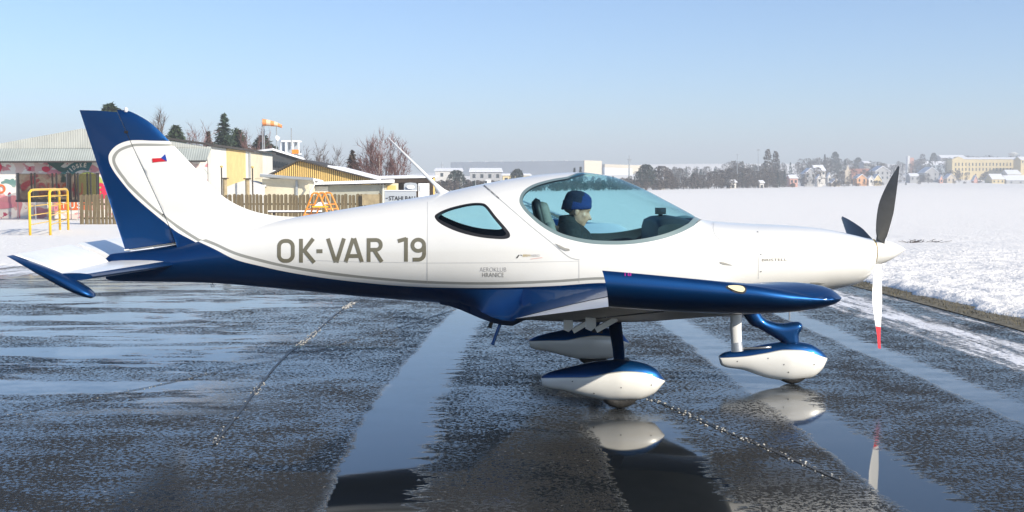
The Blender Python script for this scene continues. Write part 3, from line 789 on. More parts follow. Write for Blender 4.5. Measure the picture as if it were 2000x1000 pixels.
for po, dots in ((PODS[0], ((1213, 757), (1118, 745), (1160, 768), (1272, 752))), (PODS[2], ((1540, 727), (1531, 712), (1500, 700), (1590, 712), (1440, 706)))):
    pb = BVHTree.FromPolygons([v.co for v in po.data.vertices], [tuple(p.vertices) for p in po.data.polygons])
    for q in dots: lay('fastener', [(q[0] + 1.4 * math.cos(k), q[1] + 1.4 * math.sin(k)) for k in np.linspace(0, 6.28, 8)[:-1]], [tuple(range(7))], M['seam'], po, pb)
wx = P(1210, 740, -0.95).x
for s in (-1, 1): wheel(wx, s * 0.95, 0.155, 0.12, PLANE)
wheel(P(1546, 740, 0).x, 0.0, 0.15, 0.11, PLANE)
for s in (-1, 1):
    mb = MB(); xs_ = 1.045
    pts = [(-0.15, 0.60), (-0.42, 0.555), (-0.62, 0.48), (-0.80, 0.40), (-0.95, 0.30)]
    rings = []
    for k, (yy, zz) in enumerate(pts):
        wd = 0.115 - 0.01 * k; th = 0.030; xc = xs_ - 0.008 * k
        rings.append([Vector((xc + wd / 2 * math.cos(a), -s * yy * 1.0, zz) ) + Vector((0, 0, th / 2 * math.sin(a))) for a in np.linspace(0, 6.283, 13)[:-1]])
    mb.loft(rings); mb.build('main_leg', M['blue'], PLANE, smooth=True, auto=50)
    mb = MB(); mb.bx(1.0, 1.09, s * 0.86, s * 0.90, 0.18, 0.34); mb.build('brake_plate', M['black'], PLANE)
# nose leg with its swept blue cover
mb = MB()
boot = smooth_poly([(1436, 582), (1470, 588), (1490, 619), (1508, 628), (1528, 631.5), (1546, 629), (1560, 628.5), (1567.5, 635), (1565, 645), (1560, 654), (1559, 676), (1531, 678), (1524, 667), (1503, 654), (1481, 641), (1462, 630)], 3, True)
boot = [(q.x, q.z) for q in (P(p[0], p[1], 0) for p in boot)]
def seg_d(p, a, b):
    a, b, p = np.array(a), np.array(b), np.array(p); u = b - a; t = np.clip(np.dot(p - a, u) / (np.dot(u, u) + 1e-12), 0, 1); return float(np.linalg.norm(p - a - u * t))
def boot_y(x, z):
    d = min(seg_d((x, z), boot[i], boot[(i + 1) % len(boot)]) for i in range(len(boot))); return 0.002 + 0.055 * math.sqrt(min(1, d / 0.055) * (2 - min(1, d / 0.055)))
sheet('nose_leg_fairing', boot, PLANE, boot_y, [M['blue']], lambda c: 0, (), 0.012)
mb = MB(); mb.tube([P(1549, 655, 0), P(1546, 735, 0)], 0.03, 10); mb.build('nose_leg', M['metal'], PLANE)
mb = MB(); mb.tube([P(1283, 608, -0.0) + Vector((0.86, 0, 0.05)), P(1543, 640, 0)], 0.006, 6) if False else mb.tube([P(1542, 600, -0.1), P(1542, 625, -0.1)], 0.006, 6); mb.build('exhaust_drain', M['metal'], PLANE)
# boarding steps under the rear wing root
for a, b, r in (((988, 612), (963, 670), 0.013), ((972, 608), (957, 637), 0.016)):
    yy = -0.42 if r < 0.015 else 0.30
    mb = MB(); mb.tube([P(a[0], a[1] - 10, yy), P(*b, yy), P(b[0] - 1, b[1] + 3, yy)], [r, r, r * 1.4], 10); mb.build('boarding_step', M['blue'] if r < 0.015 else M['black'], PLANE, smooth=True, auto=50)
# whip antenna
mb = MB(); mb.tube([P(868, 382, 0), P(862, 374, 0), P(848, 358, 0), P(757, 268, 0)], [0.05, 0.03, 0.014, 0.006], 10, flat=0.5); mb.build('whip_antenna', M['white2'], PLANE, smooth=True)

# --- propeller and spinner
HUB = P(1714, 491, 0)
mb = MB(); sx0 = P(1706, 490, 0).x; sx1 = P(1768.5, 490, 0).x; rings = []
axz0 = P(1706, 492.5, 0).z; axz1 = P(1768, 487, 0).z
for u in (0, 0.04, 0.15, 0.3, 0.45, 0.6, 0.75, 0.88, 0.96, 1.0):
    r = 0.106 * (1 - u ** 1.75) ** 0.92 if u < 1 else 0.001
    rings.append([Vector((sx0 + (sx1 - sx0) * u, r * math.cos(k), axz0 + (axz1 - axz0) * u + r * math.sin(k))) for k in np.linspace(0, 6.283, 33)[:-1]])
mb.loft(rings); mb.build('spinner', M['white'], PLANE, smooth=True, auto=50)
mb = MB(); mb.tube([(sx0 - 0.012, 0, axz0), (sx0 - 0.001, 0, axz0)], 0.102, 32); mb.build('spinner_backplate', M['gold'], PLANE)
for ang in (38, 166, 287):
    BR = 0.77 if ang == 166 else 0.84
    a = R(ang); rad = Vector((0, -math.sin(a), math.cos(a))); tan = Vector((0, -math.cos(a), -math.sin(a))); ax = Vector((1, 0, 0))
    rings = []; n_ = 16
    for k in range(n_ + 1):
        u = k / n_; r = 0.09 + (BR - 0.09) * u
        ch = 0.052 + 0.088 * math.sin(min(1, (u + 0.06) * 1.5) * math.pi * 0.55) if u < 0.45 else 0.052 + 0.088 * math.sin(0.42 * math.pi) * 1.02 * (1 - ((u - 0.45) / 0.55) ** 2.1 * 0.92) - 0.04 * ((u - 0.45) / 0.55)
        ch = max(ch, 0.012)
        if ang == 166: ch = max(0.06, ch * 0.9)
        if u < 0.08: ch = 0.07
        tw = R(58 - 42 * u) if ang != 166 else R(66 - 26 * u); cdir = ax * math.sin(tw) + tan * math.cos(tw); ndir = ax * math.cos(tw) - tan * math.sin(tw)
        off = ax * (-0.035 * u) + cdir * (-0.02 * math.sin(u * 3.14))
        th = 0.018 * (1 - 0.75 * u)
        c0 = Vector((HUB.x, 0, HUB.z)) + rad * r + off
        rings.append([c0 + cdir * (ch / 2 * math.cos(q)) + ndir * (th / 2 * math.sin(q) * (1.0 if math.sin(q) > 0 else 0.4)) for q in np.linspace(0, 6.283, 15)[:-1]])
    mb = MB(); mb.loft(rings)
    o = mb.build('propeller_blade', [M['blade'], M['blade_white'], M['red']], PLANE, smooth=True, auto=60)
    for p in o.data.polygons:
        d = (p.center - Vector((HUB.x, 0, HUB.z))).dot(rad)
        if ang == 166: p.material_index = 2 if d > BR - 0.17 else 1
    if ang == 166: o['label'] = 'white blade with red tip pointing down'

# --- cabin
def cushion(c, s, rot=None, m=None, name='cushion', parent=None, pw=3.2):
    mb = MB(); rings = []; N = 20
    for i in range(13):
        t = -1 + 2 * i / 12; zz = t; rr = max(0.0, 1 - abs(t) ** pw) ** (1 / pw)
        ring = []
        for k in range(N):
            a = 2 * math.pi * k / N
            q = Vector((s[0] / 2 * rr * spow(math.cos(a), 2 / pw), s[1] / 2 * rr * spow(math.sin(a), 2 / pw), s[2] / 2 * zz))
            if rot: q = rot @ q
            ring.append(Vector(c) + q)
        rings.append(ring)
    mb.loft(rings); return mb.build(name, m, parent, smooth=True, auto=70)
for s in (-1, 1):
    tl = Matrix.Rotation(R(-14), 3, 'Y')
    hx = P(1078, 430, s * 0.29)
    mb = MB(); mb.bx(hx.x - 0.02, hx.x + 0.5, s * 0.08, s * 0.40, 0.76, 0.80)
    st = mb.build('seat', M['seat'], PLANE)
    cushion((hx.x + 0.25, s * 0.29, 0.82), (0.52, 0.46, 0.13), None, M['seat'], 'seat_cushion', st)
    cushion((hx.x + 0.02, s * 0.29, 1.08), (0.10, 0.46, 0.52), tl, M['seat'], 'backrest', st)
    cushion((hx.x - 0.055, s * 0.29, 1.33), (0.09, 0.28, 0.23), tl, M['seat'], 'headrest', st)
    cushion((hx.x - 0.10, s * 0.29, 1.34), (0.07, 0.32, 0.27), tl, M['black'], 'headrest_shell', st)
# glare shield and panel
mb = MB(); rings = []
pxs = [(1268, 462, 434), (1270, 462, 428), (1280, 463, 423), (1300, 463, 421), (1330, 460, 426), (1362, 450, 436)]
for q in pxs:
    a, b = P(q[0], q[1], -0.0), P(q[0], q[2], -0.0); x = a.x
    hw = min(0.5, abs(fus(x, 0.28).y) * 0.9)
    rings.append([Vector((x, yy, zz)) for yy, zz in ((-hw, a.z - 0.1), (-hw, b.z - 0.05), (-hw * 0.85, b.z - 0.012), (-hw * 0.5, b.z), (0, b.z + 0.006), (hw * 0.5, b.z), (hw * 0.85, b.z - 0.012), (hw, b.z - 0.05), (hw, a.z - 0.1))])
mb.loft(rings); IP = mb.build('instrument_panel', M['panel'], PLANE, smooth=True, auto=50)
mb = MB(); c = P(1290, 412, -0.05); mb.box(c, (0.075, 0.07, 0.05)); mb.box(c - Vector((0, 0, 0.035)), (0.03, 0.03, 0.04)); mb.build('compass', M['black'], IP)
mb = MB(); mb.box(c + Vector((0.012, -0.0365, 0.004)), (0.035, 0.004, 0.02)); mb.build('compass_window', M['bglass'], IP)
# ================================================================== the person in the near seat
def remeshed(mb, name, voxel, mats, parent=None, smooth_it=6):
    o = mb.build('tmp', [mats[0]])
    md = o.modifiers.new('r', 'REMESH'); md.mode = 'VOXEL'; md.voxel_size = voxel
    ms = o.modifiers.new('s', 'SMOOTH'); ms.iterations = smooth_it; ms.factor = 0.5
    dg = bpy.context.evaluated_depsgraph_get(); me = bpy.data.meshes.new_from_object(o.evaluated_get(dg))
    bpy.data.objects.remove(o); me.name = name
    me.materials.clear()
    for x in mats: me.materials.append(x)
    me.polygons.foreach_set('use_smooth', [True] * len(me.polygons))
    return link(name, me, parent)
M['skin'] = mat('skin', (0.55, 0.30, 0.21), 0.5, var=0.08, vscale=30)
M['jacket'] = mat('dark_jacket', (0.010, 0.013, 0.015), 0.85, var=0.3, vscale=18, bump=0.4, bscale=25)
M['trousers'] = mat('dark_trousers', (0.02, 0.022, 0.03), 0.9, var=0.2, vscale=25)
M['beanie'] = mat('blue_knit', (0.003, 0.024, 0.13), 0.85, bump=0.5, bscale=160)
M['beanie_shade'] = mat('shaded_blue_knit', (0.006, 0.012, 0.035), 0.9, bump=0.5, bscale=160)
M['hair'] = mat('short_grey_hair', (0.10, 0.09, 0.085), 0.8)
PY = -0.29
HC = P(1127, 407, PY)             # centre of the head
def ell(mb, c, r, rot=None, n=14):
    rings = []
    for i in range(n + 1):
        t = math.pi * i / n; ring = []
        for k in range(n * 2):
            a = math.pi * k / n; q = Vector((r[0] * math.sin(t) * math.cos(a), r[1] * math.sin(t) * math.sin(a), r[2] * math.cos(t)))
            ring.append(Vector(c) + (rot @ q if rot else q))
        rings.append(ring)
    mb.loft(rings)
PER = thing('person', 'person in dark jacket and blue knit hat sitting in the cockpit looking down', 'person', (HC.x - 0.05, PY, 0.86))
nod = Matrix.Rotation(R(14), 3, 'Y')
def hd(x, y, z): return HC + nod @ Vector((x, y, z))
b = MB()
ell(b, hd(0, 0, 0.03), (0.098, 0.077, 0.098), nod); ell(b, hd(0.028, 0, -0.055), (0.070, 0.060, 0.080), nod)   # skull, face
ell(b, hd(0.062, 0, -0.105), (0.030, 0.033, 0.026), nod)                                                          # chin
b.tube([hd(0.086, 0, -0.005), hd(0.103, 0, -0.036), hd(0.118, 0, -0.052), hd(0.098, 0, -0.06)], [0.010, 0.014, 0.016, 0.012], 10)   # nose
b.tube([hd(0.078, -0.04, 0.012), hd(0.094, 0, 0.014), hd(0.078, 0.04, 0.012)], 0.012, 8)                          # brow
ell(b, hd(0.088, 0, -0.074), (0.014, 0.026, 0.007), nod, 10); ell(b, hd(0.084, 0, -0.087), (0.014, 0.022, 0.008), nod, 10)   # lips
for s in (-1, 1):
    ell(b, hd(-0.005, s * 0.077, -0.025), (0.019, 0.012, 0.032), nod, 10)                                          # ears
    ell(b, hd(0.055, s * 0.042, -0.04), (0.026, 0.02, 0.024), nod, 10)                                             # cheeks
neck0 = hd(-0.015, 0, -0.09); sh = Vector((HC.x - 0.06, PY, HC.z - 0.145))
b.tube([neck0, (neck0 + sh) / 2, sh], [0.058, 0.058, 0.075], 14)
b.tube([sh, sh + Vector((-0.02, 0, -0.12)), sh + Vector((0.0, 0, -0.30)), sh + Vector((0.04, 0, -0.38))], [0.11, 0.145, 0.135, 0.15], 16)
pel = sh + Vector((0.05, 0, -0.36))
for s in (-1, 1):
    S0 = sh + Vector((0.0, s * 0.165, -0.045)); E0 = S0 + Vector((0.09, s * 0.04, -0.24)); H0 = E0 + Vector((0.23, -s * 0.08, 0.0))
    b.tube([sh + Vector((0, s * 0.05, -0.05)), S0, (S0 + E0) / 2, E0], [0.08, 0.062, 0.052, 0.045], 12)
    b.tube([E0, (E0 + H0) / 2, H0], [0.045, 0.042, 0.030], 12)
    ell(b, H0 + Vector((0.05, 0, 0)), (0.05, 0.018, 0.042), None, 10)
    for k in range(4):
        f0 = H0 + Vector((0.085, 0, 0.028 - 0.02 * k)); L = (0.03, 0.036, 0.033, 0.026)[k]
        b.tube([f0, f0 + Vector((L, -s * 0.008, -0.004)), f0 + Vector((L * 1.3, -s * 0.03, -0.012))], [0.009, 0.009, 0.008], 8)
    b.tube([H0 + Vector((0.03, 0, 0.035)), H0 + Vector((0.06, -s * 0.02, 0.06)), H0 + Vector((0.085, -s * 0.03, 0.058))], [0.012, 0.010, 0.009], 8)
    K0 = pel + Vector((0.42, s * 0.11, 0.05)); F0 = K0 + Vector((0.22, 0, -0.20))
    b.tube([pel + Vector((0, s * 0.09, 0)), (pel + K0) / 2 + Vector((0, s * 0.06, 0.02)), K0], [0.105, 0.09, 0.062], 12)
    b.tube([K0, (K0 + F0) / 2, F0], [0.06, 0.055, 0.04], 12); b.tube([F0, F0 + Vector((0.14, 0, -0.01))], [0.04, 0.03], 10)
remeshed(b, 'body', 0.0065, [M['skin']], PER, 4)
b = MB()                           # jacket
b.tube([neck0 + Vector((-0.035, 0, 0.035)), neck0 + Vector((-0.03, 0, -0.02)), sh], [0.066, 0.078, 0.10], 18)
b.tube([sh + Vector((0, 0, 0.02)), sh + Vector((0.01, 0, -0.06)), sh + Vector((0.03, 0, -0.14)), sh + Vector((0.04, 0, -0.30)), sh + Vector((0.05, 0, -0.40))], [0.09, 0.15, 0.17, 0.16, 0.165], 20)
for s in (-1, 1):
    S0 = sh + Vector((0.0, s * 0.165, -0.045)); E0 = S0 + Vector((0.09, s * 0.04, -0.24)); H0 = E0 + Vector((0.23, -s * 0.08, 0.0))
    b.tube([sh + Vector((-0.01, s * 0.03, -0.02)), sh + Vector((0, s * 0.10, -0.035)), S0, (S0 + E0) / 2, E0], [0.085, 0.088, 0.078, 0.068, 0.060], 14)
    b.tube([E0, (E0 + H0) / 2, H0 + Vector((-0.01, 0, 0))], [0.060, 0.055, 0.045], 14)
remeshed(b, 'jacket', 0.008, [M['jacket']], PER, 8)
b = MB()
for s in (-1, 1):
    K0 = pel + Vector((0.42, s * 0.11, 0.05)); F0 = K0 + Vector((0.22, 0, -0.20))
    b.tube([pel + Vector((-0.03, s * 0.07, 0)), (pel + K0) / 2 + Vector((0, s * 0.06, 0.02)), K0], [0.12, 0.10, 0.072], 12); b.tube([K0, (K0 + F0) / 2, F0], [0.07, 0.064, 0.056], 12)
remeshed(b, 'trousers', 0.011, [M['trousers']], PER, 5)
b = MB(); rings = []
prof = [(-0.006, 0.98), (0.0, 1.03), (0.044, 1.03), (0.048, 0.99), (0.08, 0.95), (0.105, 0.86), (0.124, 0.62), (0.135, 0.32), (0.139, 0.03)]
for z, k in prof:
    ring = []
    for a in np.linspace(0, 6.283, 33)[:-1]:
        ring.append(hd(-0.006 + 0.108 * k * math.cos(a) , 0.088 * k * math.sin(a), z + 0.026 * math.cos(a) * max(0, (0.06 - z) / 0.06) + 0.002 * math.sin(a * 16) - 0.003))
    rings.append(ring)
b.loft(rings); HAT = b.build('knit_hat', [M['beanie'], M['beanie_shade']], PER, smooth=True)
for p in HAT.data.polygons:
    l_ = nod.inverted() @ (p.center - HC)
    if (l_.x < 0.022 and l_.z > 0.05) or l_.x < -0.04: p.material_index = 1  # canopy shadow on the hat, painted as darker knit
b = MB(); ell(b, hd(-0.055, 0, -0.005), (0.048, 0.072, 0.045), nod); b.build('hair', M['hair'], PER, smooth=True)

# ================================================================== ground
def grid_mesh(name, xs, ys, zf, m, smooth=True):
    nx, ny = len(xs), len(ys)
    V = [(x, y, zf(x, y)) for x in xs for y in ys]
    F = [(i * ny + j, (i + 1) * ny + j, (i + 1) * ny + j + 1, i * ny + j + 1) for i in range(nx - 1) for j in range(ny - 1)]
    me = bpy.data.meshes.new(name); me.from_pydata(V, [], F); me.materials.append(m)
    if smooth: me.polygons.foreach_set('use_smooth', [True] * len(F))
    return link(name, me)
def spread(a, b, fine, grow=1.05, start=None, cap=1e9):   # spacing grows away from a
    out = [a]; s = fine
    while out[-1] < b: out.append(out[-1] + s); s = min(s * grow, cap)
    out[-1] = b
    return out
class NT:                         # tiny builder for shader maths
    def __init__(self, m): self.n = m.node_tree.nodes; self.l = m.node_tree.links
    def val(self, s, x):
        if isinstance(x, (int, float)): s.default_value = x
        else: self.l.new(x, s)
    def math(self, op, a, b=None, c=None, clamp=False):
        q = self.n.new('ShaderNodeMath'); q.operation = op; q.use_clamp = clamp
        for i, x in enumerate((a, b, c)):
            if x is not None: self.val(q.inputs[i], x)
        return q.outputs[0]
    def noise(self, vec, scale, detail=4, rough=0.55, dist=0.0):
        q = self.n.new('ShaderNodeTexNoise'); q.inputs['Scale'].default_value = scale; q.inputs['Detail'].default_value = detail
        q.inputs['Roughness'].default_value = rough; q.inputs['Distortion'].default_value = dist; self.l.new(vec, q.inputs['Vector']); return q.outputs[0]
    def mapping(self, vec, scale=(1, 1, 1), rot=(0, 0, 0), loc=(0, 0, 0)):
        q = self.n.new('ShaderNodeMapping'); q.inputs['Scale'].default_value = scale; q.inputs['Rotation'].default_value = rot; q.inputs['Location'].default_value = loc
        self.l.new(vec, q.inputs[0]); return q.outputs[0]
    def step(self, x, a, b):       # smooth 0..1 between a and b
        q = self.n.new('ShaderNodeMapRange'); q.interpolation_type = 'SMOOTHSTEP'; q.inputs[1].default_value = a; q.inputs[2].default_value = b
        self.val(q.inputs[0], x); return q.outputs[0]
    def mix(self, f, a, b):
        q = self.n.new('ShaderNodeMix'); q.data_type = 'RGBA'; self.val(q.inputs['Factor'], f)
        for s, x in (('A', a), ('B', b)):
            if isinstance(x, tuple): q.inputs[s].default_value = (*x, 1)
            else: self.l.new(x, q.inputs[s])
        return q.outputs['Result']
# --- wet asphalt: worn ruts hold water, the rest is coarse and damp
m = bpy.data.materials.new('wet_asphalt'); m.use_nodes = True; t = NT(m); bs = t.n['Principled BSDF']
tc = t.n.new('ShaderNodeTexCoord'); vec = tc.outputs['Object']
sp = t.n.new('ShaderNodeSeparateXYZ'); t.l.new(vec, sp.inputs[0]); X, Y = sp.outputs[0], sp.outputs[1]
n1 = t.noise(t.mapping(vec, (1, 0.6, 1)), 2.2, 6, 0.62)
n2 = t.noise(t.mapping(vec, (1, 1, 1)), 14, 4, 0.6)
wob = t.math('ADD', t.math('MULTIPLY', t.math('SUBTRACT', n1, 0.5), 0.42), t.math('MULTIPLY', t.math('SUBTRACT', n2, 0.5), 0.16))
n3 = t.noise(t.mapping(vec, (0.45, 2.6, 1)), 4.5, 4, 0.6)
def rut(c, half, bend=None, soft=0.04):
    x = t.math('SUBTRACT', X, c) if bend is None else t.math('SUBTRACT', t.math('SUBTRACT', X, c), bend)
    d = t.math('SUBTRACT', t.math('ABSOLUTE', x), half)
    rag = t.math('MULTIPLY', t.math('MULTIPLY', t.math('SUBTRACT', n3, 0.5), 0.55), t.step(x, -0.05, 0.12))
    return t.step(t.math('ADD', t.math('ADD', d, rag), t.math('MULTIPLY', wob, 0.5)), soft, -soft)
bendA = t.math('MULTIPLY', t.math('POWER', t.math('MAXIMUM', t.math('ADD', Y, 2.0), 0.0), 1.5), 0.024)
pud = rut(-0.53, 0.25, bendA)
pud = t.math('MAXIMUM', pud, rut(2.28, 0.20))
pud = t.math('MAXIMUM', pud, rut(3.79, 0.18))
pud = t.math('MAXIMUM', pud, t.math('MULTIPLY', rut(1.02, 0.30), t.step(Y, -0.8, -1.5)))
# shallow sheets of water on the left, drawn out along the old wheel tracks
vs_ = t.mapping(vec, (0.22, 1.0, 1), (0, 0, R(-14)))
ns = t.noise(vs_, 0.95, 5, 0.58, 0.6); nf = t.noise(t.mapping(vec, (0.35, 1, 1)), 6.5, 4, 0.6)
left = t.step(X, -0.9, -2.4)
far = t.step(Y, -2.4, -0.3)
sheet_ = t.step(t.math('ADD', ns, t.math('MULTIPLY', t.math('SUBTRACT', nf, 0.5), 0.30)), 0.47, 0.53)
pud = t.math('MAXIMUM', pud, t.math('MULTIPLY', t.math('MULTIPLY', sheet_, left), far))
# water standing in the low grain of the surface
grain = t.math('ADD', t.math('MULTIPLY', t.noise(vec, 36, 4, 0.6), 0.75), t.math('MULTIPLY', t.noise(vec, 95, 2, 0.5), 0.25))
damp = t.math('ADD', t.math('MULTIPLY', t.noise(vec, 0.7, 4, 0.6), 0.6), t.math('MULTIPLY', t.noise(t.mapping(vec, (0.6, 1, 1)), 4.0, 3, 0.6), 0.4))
level = t.math('ADD', 0.468, t.math('MULTIPLY', t.math('SUBTRACT', damp, 0.5), 0.62))
level = t.math('ADD', level, t.math('MULTIPLY', t.step(Y, -4.5, 1.0), 0.030))
hd_ = t.math('SUBTRACT', grain, level)
fine = t.step(hd_, 0.03, -0.02)
wet = t.math('MAXIMUM', fine, pud)
# frozen snow drawn out along the right hand edge
vsn = t.mapping(vec, (1.6, 0.22, 1))
sn_n = t.noise(vsn, 2.4, 6, 0.68); sn_f = t.noise(vec, 18, 4, 0.65)
snb = t.math('ADD', t.math('MULTIPLY', sn_n, 0.75), t.math('MULTIPLY', sn_f, 0.4))
def band(c, half): return t.step(t.math('ABSOLUTE', t.math('SUBTRACT', X, c)), half, half * 0.15)
sb = t.math('MAXIMUM', t.math('MAXIMUM', band(5.0, 0.85), t.math('MULTIPLY', band(5.72, 0.22), 0.75)), t.math('MULTIPLY', t.math('MULTIPLY', t.step(Y, 9.8, 13.0), t.step(X, -0.5, -3.0)), 1.0))
snow_m = t.step(t.math('ADD', snb, t.math('MULTIPLY', sb, 0.32)), 0.79, 0.93)
snow_m = t.math('MULTIPLY', snow_m, t.step(sb, 0.02, 0.3))
# small ice crystals and grit
ice = t.math('MULTIPLY', t.step(t.noise(vec, 34, 3, 0.5), 0.665, 0.70), t.math('SUBTRACT', 1.0, pud))
ice = t.math('MULTIPLY', ice, t.step(t.noise(vec, 1.7, 3, 0.5), 0.47, 0.6))
basec = t.mix(t.noise(vec, 60, 4, 0.7), (0.006, 0.006, 0.006), (0.045, 0.041, 0.034))
basec = t.mix(wet, basec, (0.010, 0.013, 0.016))
basec = t.mix(pud, basec, (0.010, 0.013, 0.016))
frost = t.math('MULTIPLY', t.math('MULTIPLY', pud, t.step(Y, -2.6, 0.2)), t.step(t.math('ADD', t.math('MULTIPLY', t.noise(t.mapping(vec, (0.6, 1.4, 1)), 3.0, 5, 0.65), 0.7), t.math('MULTIPLY', n2, 0.3)), 0.38, 0.60))
basec = t.mix(frost, basec, (0.135, 0.150, 0.165))
basec = t.mix(t.math('MULTIPLY', ice, 0.6), basec, (0.5, 0.5, 0.48))
basec = t.mix(snow_m, basec, (0.78, 0.79, 0.82))
t.l.new(basec, bs.inputs['Base Color'])
rough = t.math('MULTIPLY_ADD', wet, -0.42, 0.56)
rough = t.math('MULTIPLY_ADD', pud, -0.105, rough)
rough = t.math('ADD', rough, t.math('MULTIPLY', frost, 0.06))
rough = t.math('MAXIMUM', rough, t.math('MULTIPLY', snow_m, 0.9))
t.l.new(rough, bs.inputs['Roughness'])
t.l.new(t.math('MULTIPLY_ADD', wet, 0.45, 0.15), bs.inputs['Specular IOR Level'])
hgt = t.math('MULTIPLY', t.math('MAXIMUM', hd_, 0.0), t.math('SUBTRACT', 1.0, pud))
hgt = t.math('ADD', hgt, t.math('MULTIPLY', snow_m, 0.25))
hgt = t.math('ADD', hgt, t.math('MULTIPLY', t.noise(t.mapping(vec, (0.5, 1, 1)), 9, 2, 0.5), 0.0015))
bp = t.n.new('ShaderNodeBump'); bp.inputs['Strength'].default_value = 1.0; bp.inputs['Distance'].default_value = 0.06
t.l.new(hgt, bp.inputs['Height']); t.l.new(bp.outputs[0], bs.inputs['Normal'])
M['asphalt'] = m
# --- snow
def snow_mat(name, col, grass=0.0, scale=1.0):
    m = bpy.data.materials.new(name); m.use_nodes = True; t = NT(m); bs = t.n['Principled BSDF']
    tc = t.n.new('ShaderNodeTexCoord'); vec = tc.outputs['Object']
    c = t.mix(t.noise(vec, 0.25, 5, 0.6), tuple(x * 0.97 for x in col), col)
    if grass:
        g1 = t.noise(vec, 9, 5, 0.7); g2 = t.noise(vec, 0.35, 4, 0.6)
        k = t.step(t.math('ADD', g1, t.math('MULTIPLY', t.math('SUBTRACT', g2, 0.5), 0.5)), 0.66, 0.80)
        c = t.mix(t.math('MULTIPLY', k, grass), c, (0.22, 0.17, 0.10))
    t.l.new(c, bs.inputs['Base Color']); bs.inputs['Roughness'].default_value = 0.75; bs.inputs['Specular IOR Level'].default_value = 0.25
    h = t.math('ADD', t.noise(vec, 7 * scale, 5, 0.65), t.math('MULTIPLY', t.noise(vec, 1.3, 4, 0.6), 1.2))
    bp = t.n.new('ShaderNodeBump'); bp.inputs['Strength'].default_value = 0.7; bp.inputs['Distance'].default_value = 0.09
    t.l.new(h, bp.inputs['Height']); t.l.new(bp.outputs[0], bs.inputs['Normal'])
    return m
M['snow'] = snow_mat('field_snow', (0.85, 0.825, 0.785), 0.55)
M['snow_clean'] = snow_mat('drifted_snow', (0.86, 0.835, 0.795), 0.0)
EDGE_R, EDGE_L, EDGE_F = 6.0, 1.5, 15.2
base_x = [-x for x in spread(0, 2600, 3, 1.09)][::-1] + spread(0, 2600, 3, 1.09)[1:]
base_y = [-9 - x for x in spread(0, 500, 3, 1.15)][::-1] + [-9 + x for x in spread(0, 2600, 3, 1.06)[1:]]
tag(grid_mesh('snowy_ground', base_x, base_y, lambda x, y: gz(x, y) - 0.06, M['snow']), 'snow covered land reaching to the hills', kind='structure')
pv_x = list(np.linspace(-60, EDGE_L, 20)) + list(np.linspace(EDGE_L, EDGE_R, 8))[1:]
mb = MB()
def strip(xs, ys):
    nx, ny = len(xs), len(ys); V = [(x, y, gz(x, y)) for x in xs for y in ys]
    mb.add(V, [(i * ny + j, (i + 1) * ny + j, (i + 1) * ny + j + 1, i * ny + j + 1) for i in range(nx - 1) for j in range(ny - 1)])
ys1 = [-60, -30, -9, 0, 4, 7, 9, 10, 11, 12, 13, 14, EDGE_F]
strip(pv_x, ys1)
strip(list(np.linspace(EDGE_L, EDGE_R, 8)), [EDGE_F] + [EDGE_F + x for x in spread(0, 110, 1.5, 1.05)[1:]])
tag(mb.build('asphalt_apron', M['asphalt'], smooth=True, fix=False), 'wet asphalt apron with water standing in worn ruts', kind='structure')
def edge_wob(s, y): return 0.16 * noise.noise(Vector((s, y * 0.9, 0))) + 0.10 * noise.noise(Vector((s, y * 3.1, 4))) + 0.05 * noise.noise(Vector((s, y * 9, 7)))
def lumps(x, y):
    p = Vector((x, y, 0)); return 0.025 * noise.noise(p * 1.7) + 0.022 * noise.noise(p * 5.3 + Vector((3, 1, 0))) + 0.016 * noise.noise(p * 13) + 0.04 * noise.noise(p * 0.35)
rx = spread(0, 2400, 0.045, 1.035)
ry = [-60, -40, -25, -15, -10, -6] + [-4 + y for y in spread(0, 24, 0.06, 1.002)] + [20 + y for y in spread(0.3, 2400, 0.3, 1.045)]
def right_pt(dx, y):
    x = EDGE_R + 0.32 + dx + edge_wob(3.3, y) * math.exp(-dx / 1.5)
    rise = min(1.0, dx / 0.22); k = math.exp(-max(0, (math.hypot(dx, max(0, y - 8)) - 25) / 25)) if True else 1
    return (x, y, gz(x, y) - 0.03 + 0.11 * rise ** 0.6 + lumps(x, y) * rise * max(0.25, min(1, k)) * 1.7)
V = [right_pt(dx, y) for dx in rx for y in ry]; ny = len(ry)
F = [(i * ny + j, (i + 1) * ny + j, (i + 1) * ny + j + 1, i * ny + j + 1) for i in range(len(rx) - 1) for j in range(ny - 1)]
me = bpy.data.meshes.new('snow_field'); me.from_pydata(V, [], F); me.materials.append(M['snow']); me.polygons.foreach_set('use_smooth', [True] * len(F))
tag(link('snow_field', me), 'lumpy white snow field beside the asphalt', kind='structure')
lx = [EDGE_L + 0.3 - x for x in spread(0, 2400, 0.25, 1.05)]
ly = spread(0, 2400, 0.12, 1.035)
def left_pt(x, dy):
    y = EDGE_F + 0.1 + dy + (0.5 * noise.noise(Vector((x * 0.5, 3, 0))) + 0.2 * noise.noise(Vector((x * 2, 5, 0)))) * math.exp(-dy / 2)
    rise = min(1.0, dy / 0.4) * min(1.0, max(0.0, (EDGE_L - x) / 0.4) + 0.0)
    return (x, y, gz(x, y) - 0.02 + 0.07 * rise ** 0.6 + lumps(x, y) * rise * 0.7)
V = [left_pt(x, dy) for x in lx for dy in ly]; ny = len(ly)
F = [(i * ny + j, i * ny + j + 1, (i + 1) * ny + j + 1, (i + 1) * ny + j) for i in range(len(lx) - 1) for j in range(ny - 1)]
me = bpy.data.meshes.new('snow_verge'); me.from_pydata(V, [], F); me.materials.append(M['snow_clean']); me.polygons.foreach_set('use_smooth', [True] * len(F))
